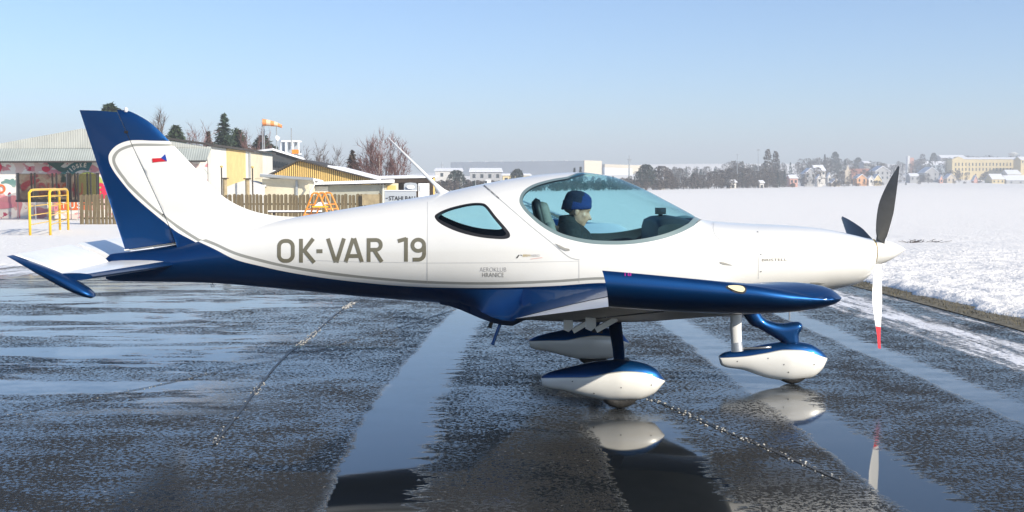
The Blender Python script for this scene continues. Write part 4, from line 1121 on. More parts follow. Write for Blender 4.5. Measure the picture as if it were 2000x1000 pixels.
tag(link('snow_verge', me), 'flat snow in front of the sheds and playground', kind='structure')
# dead grass showing between asphalt and snow
M['dead_grass'] = mat('dead_grass', (0.10, 0.085, 0.04), 0.9, var=0.5, vscale=3, var2=(0.20, 0.17, 0.10))
mb = MB(); rg = random.Random(3)
for i in range(6500):
    y = -3 + 26 * rg.random() ** 1.2; x = EDGE_R - 0.05 + 0.42 * rg.random() + 0.5 * edge_wob(3.3, y)
    z = gz(x, y) - 0.01; h = 0.02 + 0.04 * rg.random(); a = rg.random() * 6.28; wv = 0.006
    l_ = Vector((rg.gauss(0, 0.03), rg.gauss(0, 0.03), 0)); p = Vector((x, y, z)); d = Vector((math.cos(a) * wv, math.sin(a) * wv, 0))
    mb.v += [tuple(p - d), tuple(p + d), tuple(p + l_ + Vector((0, 0, h)))]; k = len(mb.v); mb.f.append((k - 3, k - 2, k - 1)); mb.m.append(0)
tag(mb.build('grass_verge', M['dead_grass'], fix=False), 'strip of dead olive grass along the asphalt edge', 'grass', kind='stuff')
mb = MB()
vy = list(np.linspace(-20, 110, 300))
V = []; 
for y in vy:
    for x in (EDGE_R - 0.12 + 0.12 * edge_wob(8, y), EDGE_R + 0.5): V.append((x, y, gz(x, y) + 0.006))
mb.add(V, [(2*i, 2*i+1, 2*i+3, 2*i+2) for i in range(len(vy)-1)])
M['soil'] = mat('verge_soil', (0.085, 0.075, 0.05), 0.95, var=0.5, vscale=7, var2=(0.20, 0.18, 0.13), bump=0.8, bscale=30)
tag(mb.build('verge_soil', M['soil'], fix=False), 'muddy strip between asphalt and snow', kind='structure')
# joints in the asphalt with frozen slush pushed up along them
M['tar'] = mat('tar_joint', (0.008, 0.008, 0.009), 0.35, bump=0.3, bscale=60)
M['slush'] = mat('frozen_slush', (0.42, 0.41, 0.38), 0.6, var=0.4, vscale=20)
JT = [('slush_ridge', [(1268, 779), (1330, 804), (1400, 836), (1480, 868), (1560, 903), (1640, 938)], 0.6, 1.0),
      ('slush_ridge', [(0, 815), (150, 785), (330, 748), (470, 716), (560, 700), (700, 662), (800, 633), (890, 604)], 0.28, 0.7),
      ('slush_ridge', [(418, 868), (455, 822), (505, 756), (556, 697), (610, 655), (655, 615), (692, 590)], 0.5, 1.0)]
rg = random.Random(11); SL = ['frozen slush crumbs along the joint under the front wheel', 'thin frozen slush line crossing the apron diagonally', 'broken white slush line running away under the tail']
for q, (nm, pl, dens, size) in enumerate(JT):
    pts = [G(*p) for p in smooth_poly(pl, 8)]
    mb = MB(); V = []
    for i, p in enumerate(pts):
        tv = (pts[min(i+1, len(pts)-1)] - pts[max(i-1, 0)]).normalized(); nn = Vector((-tv.y, tv.x, 0)); wd = 0.010 + 0.007 * noise.noise(Vector((i * 0.7, q, 0)))
        V += [p + nn * wd + Vector((0, 0, 0.004)), p - nn * wd + Vector((0, 0, 0.004))]
    mb.add(V, [(2*i, 2*i+1, 2*i+3, 2*i+2) for i in range(len(pts)-1)])
    tag(mb.build('asphalt_joint', M['tar'], fix=False), ('dark joint line between asphalt lanes ' + ('by the front wheel', 'crossing diagonally', 'running away under the tail')[q]), kind='structure')
    mb = MB()
    for i in range(len(pts) - 1):
        seg = pts[i + 1] - pts[i]; n_ = int(seg.length / 0.006)
        for k in range(n_):
            clump = noise.noise(Vector((i * 0.35 + k * 0.012, q * 5, 0)))
            if q == 2:
                pyy = i / len(pts)
                dens_here = 1.0 if pyy > 0.86 else (0.9 if 0.53 < pyy < 0.68 else (0.6 if pyy < 0.05 or 0.28 < pyy < 0.34 else 0.08))
            else: dens_here = dens * (0.75 + clump)
            if rg.random() > dens_here: continue
            p = pts[i] + seg * rg.random() + Vector((-seg.y, seg.x, 0)).normalized() * (rg.choice((-1, 1)) * (0.012 + 0.012 * rg.random()) + rg.gauss(0, 0.012))
            r = (0.002 + 0.008 * rg.random() ** 2) * size * (1.5 if q == 2 and i / len(pts) > 0.86 else 1)
            ax = [Vector((rg.gauss(0, 1), rg.gauss(0, 1), rg.gauss(0, 1))).normalized() * r * (0.7 + 0.6 * rg.random()) for _ in range(3)]
            vs = [p + Vector((0, 0, r * 0.35)) + s_ * a_ * (1, 1, 1)[0] for a_ in (Vector((r * 1.2, 0, 0)), Vector((0, r, 0)), Vector((0, 0, r * 0.7))) for s_ in (1, -1)]
            vs = [v + Vector((rg.gauss(0, r * 0.2), rg.gauss(0, r * 0.2), 0)) for v in vs]
            mb.add(vs, [(0, 2, 4), (2, 1, 4), (1, 3, 4), (3, 0, 4), (2, 0, 5), (1, 2, 5), (3, 1, 5), (0, 3, 5)])
    tag(mb.build(nm, M['slush'], fix=False, smooth=True), SL[q], 'slush', kind='stuff')
# ================================================================== sheds, playground and trees on the left
def ground_at(x, y): return Vector((x, y, gz(x, y)))
M['cream'] = mat('cream_render', (0.62, 0.56, 0.42), 0.85, var=0.10, vscale=1.2, bump=0.1, bscale=6)
M['pale'] = mat('pale_render', (0.66, 0.65, 0.60), 0.85, var=0.08, vscale=1.0)
M['yellowp'] = mat('yellow_render', (0.62, 0.46, 0.20), 0.85, var=0.12, vscale=1.2)
M['greywall'] = mat('grey_green_render', (0.36, 0.36, 0.30), 0.85, var=0.12, vscale=1.5)
M['roofsnow'] = mat('roof_snow', (0.80, 0.81, 0.84), 0.8, bump=0.3, bscale=4)
M['darkroof'] = mat('dark_roof_edge', (0.05, 0.045, 0.04), 0.8, var=0.4, vscale=4)
M['gutter'] = mat('zinc_gutter', (0.42, 0.44, 0.44), 0.45, metal=0.5, var=0.1)
M['clad'] = ribbed('corrugated_cladding', (0.43, 0.44, 0.40), 0, 0.16, 0.7, 0.0, 0.2, 0.90)
M['clad2'] = ribbed('corrugated_skirt', (0.33, 0.36, 0.34), 0, 0.16, 0.7, 0.0, 0.25, 0.86)
M['wood'] = mat('weathered_wood', (0.12, 0.085, 0.045), 0.9, var=0.45, vscale=3, stretch=(6, 6, 0.6), var2=(0.22, 0.17, 0.09), bump=0.4, bscale=10)
M['woodpale'] = mat('pale_board', (0.33, 0.26, 0.15), 0.9, var=0.2, vscale=4)
M['brown'] = mat('brown_timber', (0.045, 0.03, 0.02), 0.85, var=0.3, vscale=4)
M['ochre'] = mat('ochre_board', (0.72, 0.50, 0.17), 0.8, var=0.10, vscale=2)
M['ochre_dark'] = mat('dark_board_gap', (0.12, 0.075, 0.03), 0.9)
M['yellow'] = mat('yellow_paint', (0.80, 0.48, 0.01), 0.4, coat=0.3)
M['orange'] = mat('orange_paint', (0.80, 0.26, 0.02), 0.45, coat=0.2)
M['teal'] = mat('teal_glass_panel', (0.07, 0.20, 0.20), 0.25, var=0.2, vscale=1.5)
M['towerdark'] = mat('dark_tower_panel', (0.035, 0.04, 0.045), 0.6, var=0.2, vscale=2)
M['netting'] = glass('trampoline_net', (0.42, 0.38, 0.34), 0.9)
M['post'] = mat('black_padding', (0.012, 0.011, 0.010), 0.7)
M['log'] = mat('pinkish_log', (0.42, 0.27, 0.18), 0.9, var=0.25, vscale=6)
M['panelgrey'] = mat('grey_sign_panel', (0.40, 0.43, 0.46), 0.6, var=0.04)
M['ink'] = mat('black_lettering', (0.015, 0.015, 0.018), 0.6)
M['white_paint'] = mat('white_paint', (0.78, 0.78, 0.77), 0.6)
def wall_text(name, s, box, Y, m, parent, bold=0.0, rot=None):
    V, F = text2d(s, box, bold)
    mb = MB(); mb.add([P(p[0], p[1], Y) for p in V], F); return mb.build(name, m, parent, fix=False)
def flat_px(name, poly, Y, m, parent, n=3, closed=True, smooth_it=True):
    pts = smooth_poly(poly, n, True) if smooth_it else poly
    mb = MB(); mb.add([P(p[0], p[1], Y) for p in pts], [tuple(range(len(pts)))]); return mb.build(name, m, parent, fix=False)
def box_px(mb, px0, px1, py0, py1, Y, depth, m=0, ground=False):
    a, b = P(px0, py0, Y), P(px1, py1, Y); z0 = b.z if not ground else gz((a.x + b.x) / 2, Y) - 0.3
    return mb.bx(a.x, b.x, Y, Y + depth, z0, a.z, m)
# --- big hall with painted end wall
HY = 71.0
HALL = thing('sports_hall', 'large hall with grey corrugated gable and colourful painted end wall behind the tail', 'building', ground_at(P(200, 400, HY).x, HY + 10))
# mural wall
murm = bpy.data.materials.new('mural_paint'); murm.use_nodes = True; t = NT(murm); bs = t.n['Principled BSDF']; bs.inputs['Roughness'].default_value = 0.8
vec = t.n.new('ShaderNodeTexCoord').outputs['Object']
mv = t.mapping(vec, (1, 0, 1.2))
a_ = t.noise(mv, 0.55, 3, 0.5, 1.2); b_ = t.noise(t.mapping(vec, (1, 0, 1.2), loc=(7, 0, 3)), 0.8, 3, 0.5, 0.8); sepm = t.n.new('ShaderNodeSeparateXYZ'); t.l.new(vec, sepm.inputs[0])
c = t.mix(t.step(a_, 0.57, 0.60), (0.76, 0.72, 0.66), (0.60, 0.24, 0.26))
c = t.mix(t.step(b_, 0.55, 0.57), c, (0.66, 0.50, 0.46))
c = t.mix(t.step(t.noise(mv, 1.6, 3, 0.5, 0.5), 0.66, 0.68), c, (0.45, 0.04, 0.10))
c = t.mix(t.math('MULTIPLY', t.step(b_, 0.40, 0.37), t.step(sepm.outputs[2], 0.4, 1.6)), c, (0.12, 0.24, 0.22))
t.l.new(c, bs.inputs['Base Color'])
mb = MB(); box_px(mb, -75, 408, 314, 428, HY, 0.3, 0, True); MUR = mb.build('painted_wall', murm, HALL)
K = lambda c: mat('mural_colour', c, 0.8, var=0.06, vscale=2)
teal, redc, orangec, cream, pinkc, limec, dkgreen = K((0.02, 0.13, 0.14)), K((0.62, 0.02, 0.07)), K((0.70, 0.14, 0.03)), K((0.74, 0.70, 0.60)), K((0.62, 0.22, 0.26)), K((0.45, 0.52, 0.10)), K((0.03, 0.10, 0.08))
mz = HY - 0.06
arcp = [(162 + 42 * math.cos(R(a)), 352 + 38 * math.sin(R(a))) for a in range(176, 300, 6)]; arci = [(162 + 24 * math.cos(R(a)), 355 + 23 * math.sin(R(a))) for a in range(176, 300, 6)]
flat_px('mural_ring', arcp + arci[::-1], mz, teal, MUR, smooth_it=False)
mb = MB(); q = [(p[0], p[1]) for p in [(138, 372), (160, 330), (180, 326), (200, 345), (200, 380)]]
flat_px('mural_patch', [(150, 372), (148, 355), (156, 341), (170, 336), (186, 340), (200, 352), (200, 380), (170, 382)], mz + 0.01, limec, MUR)
for i, ch in enumerate('SVIDSKÉ'):
    ang = R(198 + i * 13.2); cx, cy = 162 + 33 * math.cos(ang), 353 + 30.5 * math.sin(ang)
    V, F = text2d(ch, (-2.6 if ch != 'I' else -0.9, 2.6 if ch != 'I' else 0.9, -4.3 if ch != 'É' else -6, 4.3), 0.03); th = ang + math.pi / 2
    mb = MB(); mb.add([P(cx + p[0] * math.cos(th) - p[1] * math.sin(th), cy + p[0] * math.sin(th) + p[1] * math.cos(th), mz - 0.03) for p in V], F); mb.build('mural_letter', cream, MUR, fix=False)
for i, (ch, x0, x1) in enumerate((('D', -6, 11), ('D', 76, 90), ('L', 93, 102), ('O', 104, 118), ('C', 121, 132), ('H', 135, 147), ('U', 150, 162), ('a', 190, 206))):
    wall_text('mural_letter', ch, (x0, x1, 357 if i else 360, 383 if i else 378), mz - 0.02, redc if i % 2 else orangec, MUR, 0.03)
for ch, x0, x1 in (('T', 120, 128), ('U', 136, 146), ('S', 150, 160)): wall_text('mural_letter', ch, (x0, x1, 394, 407), mz - 0.02, cream, MUR, 0.02)
flat_px('mural_patch', [(118, 393), (118, 410), (180, 410), (180, 393)], mz + 0.015, orangec, MUR, smooth_it=False)
flat_px('mural_patch', [(186, 366), (200, 362), (212, 372), (212, 386), (188, 386)], mz + 0.015, redc, MUR)
flat_px('mural_patch', [(82, 327), (92, 325), (98, 331), (92, 336), (84, 334)], mz, redc, MUR); flat_px('mural_patch', [(56, 327), (60, 326), (61, 331), (57, 332)], mz, redc, MUR)
flat_px('mural_patch', [(92, 318), (104, 317), (126, 318), (118, 326), (136, 330), (120, 336), (106, 328)], mz, dkgreen, MUR)
flat_px('mural_patch', [(-30, 322), (0, 320), (3, 330), (-4, 338), (-30, 336)], mz, redc, MUR); flat_px('mural_patch', [(40, 362), (56, 352), (76, 350), (74, 356), (58, 362), (46, 374)], mz, redc, MUR)
flat_px('mural_patch', [(-20, 393), (12, 395), (30, 400), (22, 406), (-20, 408)], mz, pinkc, MUR); flat_px('mural_patch', [(90, 333), (108, 332), (114, 340), (100, 346)], mz + 0.01, pinkc, MUR)
# gable cladding and skirt
pk = P(160, 251, HY - 0.1); e0 = P(-75, 294, HY - 0.1); e1 = P(412, 288, HY - 0.1); zb_ = P(200, 290.5, HY - 0.1).z
mb = MB(); mb.prism([Vector((e0.x, HY - 0.1, zb_)), Vector((e1.x, HY - 0.1, zb_)), e1, pk, e0], (0, 0.4, 0)); mb.build('gable_cladding', M['clad'], HALL)
mb = MB(); s0, s1 = P(-75, 290, HY - 0.15), P(412, 290, HY - 0.15); s2, s3 = P(402, 314, HY - 0.9), P(-75, 316, HY - 0.9)
mb.prism([s0, s1, s2, s3], (0, 0.08, -0.02)); mb.build('skirt_cladding', M['clad2'], HALL)
mb = MB(); mb.tube([P(-75, 316.5, HY - 0.92), P(402, 314.8, HY - 0.92)], 0.06, 6); mb.build('gutter', M['darkroof'], HALL)
# long side wall running away on the right, in panels
sx = P(412, 300, HY).x; L = 24.0; ztop = P(412, 286, HY).z
ys_ = [0.0, 4.9, 11.8, 13.6, 19.0, L]; cols = ['pale', 'yellowp', 'pale', 'cream', 'pale']
for i in range(5):
    mb = MB(); z1 = ztop - 0.0; mb.bx(sx - 0.25, sx + (0.03 if i % 2 else 0.0), HY + ys_[i], HY + ys_[i + 1], gz(sx, HY) - 0.3, z1); mb.build('wall_panel', M[cols[i]], HALL)
mb = MB(); mb.prism([Vector((sx - 6, HY + 0.3, ztop + 0.9)), Vector((sx + 0.28, HY - 0.1, ztop)), Vector((sx + 0.28, HY - 0.1, ztop + 0.16)), Vector((sx - 6, HY + 0.3, ztop + 1.06))], (0, L + 0.3, 0)); mb.build('roof', M['darkroof'], HALL)
mb = MB(); zr_ = pk.z
mb.prism([Vector((e1.x - 5, HY + 0.3, ztop + 0.6)), Vector((pk.x, HY + 0.3, zr_ - 0.05)), Vector((e0.x, HY + 0.3, e0.z - 0.1)), Vector((e0.x, HY + 0.3, e0.z - 0.3)), Vector((pk.x, HY + 0.3, zr_ - 0.3))], (0, L, 0)); mb.build('roof', M['clad2'], HALL)
mb = MB(); mb.tube([(sx + 0.12, HY + 13, ztop - 0.1), (sx + 0.12, HY + 13, gz(sx, HY))], 0.07, 6); mb.build('downpipe', M['gutter'], HALL)
mb = MB(); mb.bx(sx + 0.03, sx + 0.08, HY + 15.5, HY + 18, P(412, 330, HY).z - 0.6, ztop - 0.3); mb.build('service_door', M['cream'], HALL)
# --- grey tent-like store and pillars behind the fence
t1 = thing('storage_tent', 'pale grey domed storage tent behind the picket fence', 'tent', ground_at(P(480, 380, 68).x, 68))
mb = MB(); rings = []
for i in range(9):
    a = math.pi * i / 8; c0 = P(480, 352, 68); w_ = 1.25
    rings.append([Vector((c0.x - w_ * (1 - 2 * i / 8) * -1 * -1, y_, c0.z - 0.42 * abs(1 - i / 4) ** 1.2)) for y_ in (68.0, 71.0)])
mb.loft(rings, closed=False); r0 = [r[0] for r in rings]
base_l, base_r = Vector((r0[0].x, 68, gz(r0[0].x, 68))), Vector((r0[-1].x, 68, gz(r0[0].x, 68)))
mb.add(r0 + [base_r, base_l], [tuple(range(len(r0) + 2))]); mb.build('canvas', M['pale'], t1)
for px_, y0, y1, lab in ((439, 349, 400, 'brown timber pillar with flat cap by the hall wall'), (483, 350, 400, 'brown timber pillar with flat cap beside the pale tent')):
    b0 = P(px_, y0, 66.5); o = thing('timber_pillar', lab, 'pillar', ground_at(b0.x, 66.5))
    mb = MB(); mb.tube([ground_at(b0.x, 66.5), (b0.x, 66.5, b0.z)], 0.14, 10); mb.build('shaft', M['woodpale'], o)
    mb = MB(); mb.box((b0.x, 66.5, b0.z + 0.03), (0.42, 0.42, 0.07)); mb.build('cap', M['brown'], o)
for px_, y0, lab in ((432.5, 326, 'thin pole with yellow lamp head by the hall wall'), (493, 327, 'thin pole with yellow lamp head beside the pale tent')):
    b0 = P(px_, y0, 67); o = thing('lamp_pole', lab, 'lamp post', ground_at(b0.x, 67))
    mb = MB(); mb.tube([ground_at(b0.x, 67), (b0.x, 67, b0.z)], 0.045, 6); mb.build('pole', M['brown'], o)
    mb = MB(); mb.tube([(b0.x, 67, b0.z - 0.05), (b0.x, 67, b0.z + 0.03), (b0.x, 67, b0.z + 0.09)], [0.05, 0.12, 0.05], 8); mb.build('lamp_head', M['ochre'], o)
# --- cream lean-to with gutter, grey annex, ochre boarded gable
o = thing('lean_to_shed', 'cream lean to shed with round zinc gutter behind the picket fence', 'shed', ground_at(P(560, 380, 69).x, 70))
mb = MB(); box_px(mb, 512, 604, 349, 400, 69, 5, 0, True); mb.build('wall', M['cream'], o)
mb = MB(); mb.prism([P(508, 339, 68.6), P(612, 348, 68.6), P(612, 352, 68.6), P(508, 345, 68.6)], (0, 5, -0.15)); mb.build('roof', M['roofsnow'], o)
mb = MB(); mb.tube([P(508, 343, 68.4), P(612, 350, 68.4)], 0.10, 10); mb.build('gutter', M['gutter'], o)
mb = MB(); mb.tube([P(612, 352, 68.4), P(615, 358, 68.4), P(611, 366, 68.3), P(606, 372, 68.3), P(605, 400, 68.3)], 0.06, 8); mb.build('downpipe', M['pale'], o)
mb = MB(); box_px(mb, 577, 582, 352, 400, 68.9, 0.15, 0, True); mb.build('corner_post', M['gutter'], o)
mb = MB(); box_px(mb, 513, 519, 361, 364, 68.85, 0.15); mb.build('wall_lamp', M['white_paint'], o)
o = thing('grey_annex', 'low grey green annex with snow covered flat roof', 'shed', ground_at(P(680, 380, 72).x, 73))
mb = MB(); box_px(mb, 606, 749, 361, 400, 72, 5, 0, True); mb.build('wall', M['greywall'], o)
mb = MB(); box_px(mb, 608, 641, 364, 378, 71.9, 0.08); mb.build('wall_panel', M['pale'], o)
mb = MB(); mb.prism([P(603, 356, 71.3), P(763, 350.5, 71.3), P(763, 357, 71.3), P(603, 361, 71.3)], (0, 6, 0)); mb.build('snow_cover', M['roofsnow'], o)
mb = MB(); mb.prism([P(603, 361, 71.4), P(761, 357, 71.4), P(761, 359, 71.4), P(603, 363, 71.4)], (0, 5.8, 0)); mb.build('roof_edge', M['darkroof'], o)
mb = MB(); box_px(mb, 747.5, 749.5, 359, 400, 71.8, 0.1, 0, True); mb.build('downpipe', M['pale'], o)
OY = 86.0
o = thing('boarded_barn', 'barn with wide ochre boarded gable and snowy roof edge', 'building', ground_at(P(630, 380, OY).x, OY + 4))
gp = [(527, 341), (584, 312), (742, 353), (742, 362), (527, 362)]
mb = MB(); mb.prism([P(p[0], p[1], OY + 0.1) for p in gp], (0, 0.3, 0)); mb.build('gable_wall', M['ochre_dark'], o)
bw = 4.1; x = 533.0; k = 0
while x < 738:
    yt_ = 341 + (x - 527) / 57 * -29 if x < 584 else 312 + (x - 584) / 158 * 41
    mb = MB(); a, b2 = P(x, yt_ + 2.5, OY), P(x + bw - 1.25, 361, OY); mb.bx(a.x, b2.x, OY - 0.02, OY + 0.08, b2.z, a.z); mb.build('board', M['ochre'], o); x += bw; k += 1
mb = MB(); mb.prism([P(523, 340.5, OY - 0.4), P(584, 310.5, OY - 0.4), P(584, 313.5, OY - 0.4), P(523, 344, OY - 0.4)], (0, 14, 0)); mb.build('roof', M['darkroof'], o)
mb = MB(); mb.prism([P(584, 310.5, OY - 0.4), P(746, 352.5, OY - 0.4), P(746, 356, OY - 0.4), P(584, 313.5, OY - 0.4)], (0, 14, 0)); rf = mb.build('roof', M['darkroof'], o)
mb = MB(); mb.prism([P(640, 322.5, OY - 0.42), P(748, 350.5, OY - 0.42), P(748, 353.5, OY - 0.42), P(640, 326, OY - 0.42)], (0, 12, 0)); mb.build('snow_cover', M['roofsnow'], rf)
# --- control tower building
TY = 100.0
o = thing('control_tower', 'dark airfield control tower with teal glazing, snowy roof and white rooftop frame', 'building', ground_at(P(545, 380, TY).x, TY + 3))
a = P(508, 296, TY); b2 = P(531, 333, TY)
mb = MB(); mb.prism([P(506, 297, TY), P(531, 294, TY), P(531, 331, TY), P(510, 334, TY)], (0, 8, 0)); mb.build('teal_glazing', M['teal'], o)
mb = MB(); mb.prism([P(531.3, 294, TY), P(586, 309, TY + 4), P(586, 334, TY + 4), P(531.3, 331, TY)], (-0.5, 7, 0)); dk = mb.build('dark_wall', M['towerdark'], o)
for i in range(6):
    x0_ = 534 + i * 5.2; mb = MB(); yt_ = 313.5 + i * 0.9; mb.prism([P(x0_, yt_, TY - 0.05 + i * 0.38), P(x0_ + 3.6, yt_ + 0.6, TY + 0.2 + i * 0.38), P(x0_ + 3.6, yt_ + 12, TY + 0.2 + i * 0.38), P(x0_, yt_ + 11.5, TY - 0.05 + i * 0.38)], (0, -0.05, 0)); mb.build('window', M['bglass'], dk)
mb = MB(); mb.prism([P(497, 294, TY - 0.6), P(533, 289.5, TY - 0.6), P(590, 307, TY + 3.5), P(590, 311, TY + 3.5), P(533, 293.5, TY - 0.6), P(497, 297, TY - 0.6)], (-1, 9, 0)); mb.build('snowy_roof', M['roofsnow'], o)
mb = MB(); box_px(mb, 508, 534, 332, 341, TY - 1.5, 6); mb.build('lower_roof', M['roofsnow'], o)
mb = MB(); box_px(mb, 505, 545, 341, 400, TY - 1.0, 6, 0, True); mb.build('lower_wall', M['pale'], o)
TF = mb = MB()
for x0_ in (546, 557.5, 570, 581.5): mb = MB(); box_px(mb, x0_, x0_ + 2.6, 277, 299, TY + 3, 0.3); mb.build('frame_post', M['white_paint'], o)
for y0_ in (274, 298.5): mb = MB(); box_px(mb, 546, 584, y0_, y0_ + 3, TY + 2.95, 1.6); mb.build('frame_beam', M['white_paint'], o)
for x0_ in (549, 560.5, 573): mb = MB(); box_px(mb, x0_ + 2, x0_ + 7, 278, 298, TY + 4.4, 0.1); mb.build('grey_pane', M['panelgrey'], o)
mb = MB(); box_px(mb, 570, 583, 292, 300, TY + 2.7, 0.2); mb.build('orange_panel', M['orange'], o)
wall_text('wall_lettering', 'Basic', (539, 545.5, 304, 307.5), TY + 0.35, M['white_paint'], dk) if False else None
for px_, y0, y1, lab in ((516, 240, 300, None), (540, 246, 300, None), (569, 250, 285, None)):
    mb = MB(); mb.tube([P(px_, y1, TY + 2), P(px_, y0, TY + 2)], 0.05 if lab is None else 0.05, 6); mb.build('mast', M['gutter'], o)
mb = MB(); c0 = P(541.5, 270, TY + 2); mb.tube([c0, c0 + Vector((0.25, -0.1, 0.05))], [0.28, 0.05], 10); mb.build('dish_antenna', M['white_paint'], o)
# windsock
o = thing('windsock', 'orange and white striped windsock flying above the control tower', 'windsock', P(513.5, 262, TY + 1))
rings = []; ms = []; pts = [(513, 239, 0.33), (521, 239.5, 0.31), (529, 241, 0.27), (536, 242, 0.24), (543, 244, 0.19), (550.5, 247, 0.15)]
mat_o = mat('windsock_orange', (0.85, 0.30, 0.09), 0.8); mat_w = mat('windsock_faded', (0.85, 0.58, 0.38), 0.8)
for i in range(len(pts) - 1):
    mb = MB(); rr = []
    for p in (pts[i], pts[i + 1]): c0 = P(p[0], p[1], TY + 1); rr.append([c0 + Vector((0, p[2] * math.cos(a), p[2] * math.sin(a))) for a in np.linspace(0, 6.283, 13)[:-1]])
    mb.loft(rr, caps=False); mb.build('sock_band', mat_o if i % 2 == 0 else mat_w, o, smooth=True)
mb = MB(); mb.tube([P(513, 239, TY + 1) + Vector((0, 0.33 * math.cos(a), 0.33 * math.sin(a))) for a in np.linspace(0, 6.283, 15)], 0.025, 5); mb.build('hoop', M['gutter'], o)
mb = MB(); mb.tube([P(512.5, 232, TY + 1), P(513, 296, TY + 1)], 0.05, 6); mb.build('mast', M['gutter'], o)
# --- picket fence
FY = 58.0
FN = thing('picket_fence', 'weathered brown wooden picket fence with rounded tops', 'fence', ground_at(P(450, 400, FY).x, FY))
rg = random.Random(5)
x = P(155.5, 400, FY).x; xe = P(746, 400, FY).x; vis0, vis1 = P(262, 400, FY).x, P(432, 400, FY).x
ztopf = P(450, 379.5, FY).z; pk_mesh = []
for v in range(5):
    wdt = 0.15 + 0.018 * v; mb = MB()
    poly = [(-wdt / 2, 0), (wdt / 2, 0), (wdt / 2, 1.0 - 0.05)] + [(wdt / 2 * math.cos(a), 0.95 + 0.05 * math.sin(a)) for a in np.linspace(0.3, math.pi - 0.3, 5)] + [(-wdt / 2, 1.0 - 0.05)]
    mb.prism([Vector((p[0], -0.0125, p[1])) for p in poly], (0, 0.025, 0))
    ob = mb.build('picket', M['wood']); pk_mesh.append((ob.data, wdt)); bpy.data.objects.remove(ob)
while x < xe:
    me_, wdt = rg.choice(pk_mesh)
    if not (vis0 < x < vis1):
        ob = bpy.data.objects.new('picket', me_); COL.objects.link(ob); ob.parent = FN
        z0 = gz(x, FY) + 0.04; ob.location = Vector((x + wdt / 2, FY - 0.03 * rg.random(), z0)) - FN.location
        ob.scale = (1, 1, ztopf - z0 + rg.uniform(-0.04, 0.04)); ob.rotation_euler = (0, rg.uniform(-0.015, 0.015), 0)
    x += wdt + rg.uniform(0.008, 0.055)
for a, b2 in ((155.5, 262), (432, 746)):
    for k in (0.22, 0.68):
        p0, p1 = P(a, 400, FY), P(b2, 400, FY); z = gz(p0.x, FY) + (ztopf - gz(p0.x, FY)) * k
        mb = MB(); mb.bx(p0.x, p1.x, FY + 0.03, FY + 0.09, z - 0.05, z + 0.05); mb.build('rail', M['wood'], FN)
o = thing('plain_board_panel', 'plain pale brown board fixed at the end of the picket fence', 'panel', ground_at(P(724, 400, FY - 0.2).x, FY - 0.2))
mb = MB(); box_px(mb, 707, 741, 379.5, 401, FY - 0.2, 0.04); mb.build('board', M['woodpale'], o)
mb = MB(); box_px(mb, 739.5, 743, 377, 410, FY - 0.15, 0.1, 0, True); mb.build('post', M['wood'], o)
# --- sign panel, carport
o = thing('company_sign', 'grey advertising panel lettered in black with white oval above', 'sign', ground_at(P(780, 400, 62).x, 62))
mb = MB(); box_px(mb, 751, 813, 373, 400, 62, 0.1, 0, True); pn = mb.build('panel', M['panelgrey'], o)
mb = MB(); box_px(mb, 750.5, 813.5, 371.2, 373.2, 61.95, 0.2); mb.build('snow_edge', M['roofsnow'], o)
wall_text('sign_lettering', 'STAHLBAU', (759.5, 811, 383, 391.5), 61.98, M['ink'], pn, 0.015)
mb = MB(); box_px(mb, 753.5, 757.5, 386.5, 388, 61.97, 0.03); mb.build('dash', M['ink'], pn)
flat_px('header_board', [(789, 373), (789, 360), (792, 357.5), (802, 356.5), (812, 357.5), (815, 360), (815, 373)], 62.3, M['panelgrey'], o, smooth_it=False)
flat_px('oval_badge', [(802 + 8 * math.cos(a), 365 + 4 * math.sin(a)) for a in np.linspace(0, 6.283, 20)[:-1]], 62.2, M['white_paint'], o, smooth_it=False)
o = thing('open_carport', 'dark brown open carport with snowy flat roof and yellow post', 'carport', ground_at(P(800, 390, 76).x, 78))
mb = MB(); box_px(mb, 744, 848, 351, 400, 80, 0.2, 0, True); mb.build('back_wall', M['brown'], o)
mb = MB(); mb.prism([P(735, 345, 75), P(790, 343.5, 75), P(850, 344.5, 75), P(850, 347, 75), P(735, 349, 75)], (0, 6, 0.1)); mb.build('snowy_roof', M['roofsnow'], o)
mb = MB(); mb.prism([P(744, 347.5, 75.1), P(849, 347, 75.1), P(849, 356, 75.1), P(744, 357, 75.1)], (0, 0.2, 0)); mb.build('fascia', M['brown'], o)
mb = MB(); box_px(mb, 846, 849.5, 345.5, 400, 75, 0.2, 0, True); mb.build('post', M['ochre'], o)
for px0_, px1_, y0_, nm_, lab, mt in ((753, 777, 358, 'stacked_crate', 'pale yellow stacked crate inside the carport', 'ochre'), (817, 838, 358, 'white_cupboard', 'white cupboard standing in the carport', 'white_paint')):
    b0 = P(px0_, y0_, 74.0); b1 = P(px1_, 390, 74.0); oo = thing(nm_, lab, nm_.split('_')[-1], ground_at((b0.x + b1.x) / 2, 74.3))
    mb = MB(); mb.bx(b0.x, b1.x, 74.0, 74.6, gz(b0.x, 74), b0.z); mb.build('body', M['cream' if 'crate' in nm_ else 'white_paint'], oo)
    mb = MB(); w_ = b1.x - b0.x; mb.bx(b0.x + w_ * 0.15, b1.x - w_ * 0.15, 73.95, 74.0, b0.z - 0.55, b0.z - 0.15); mb.build('front_panel', M[mt], oo)
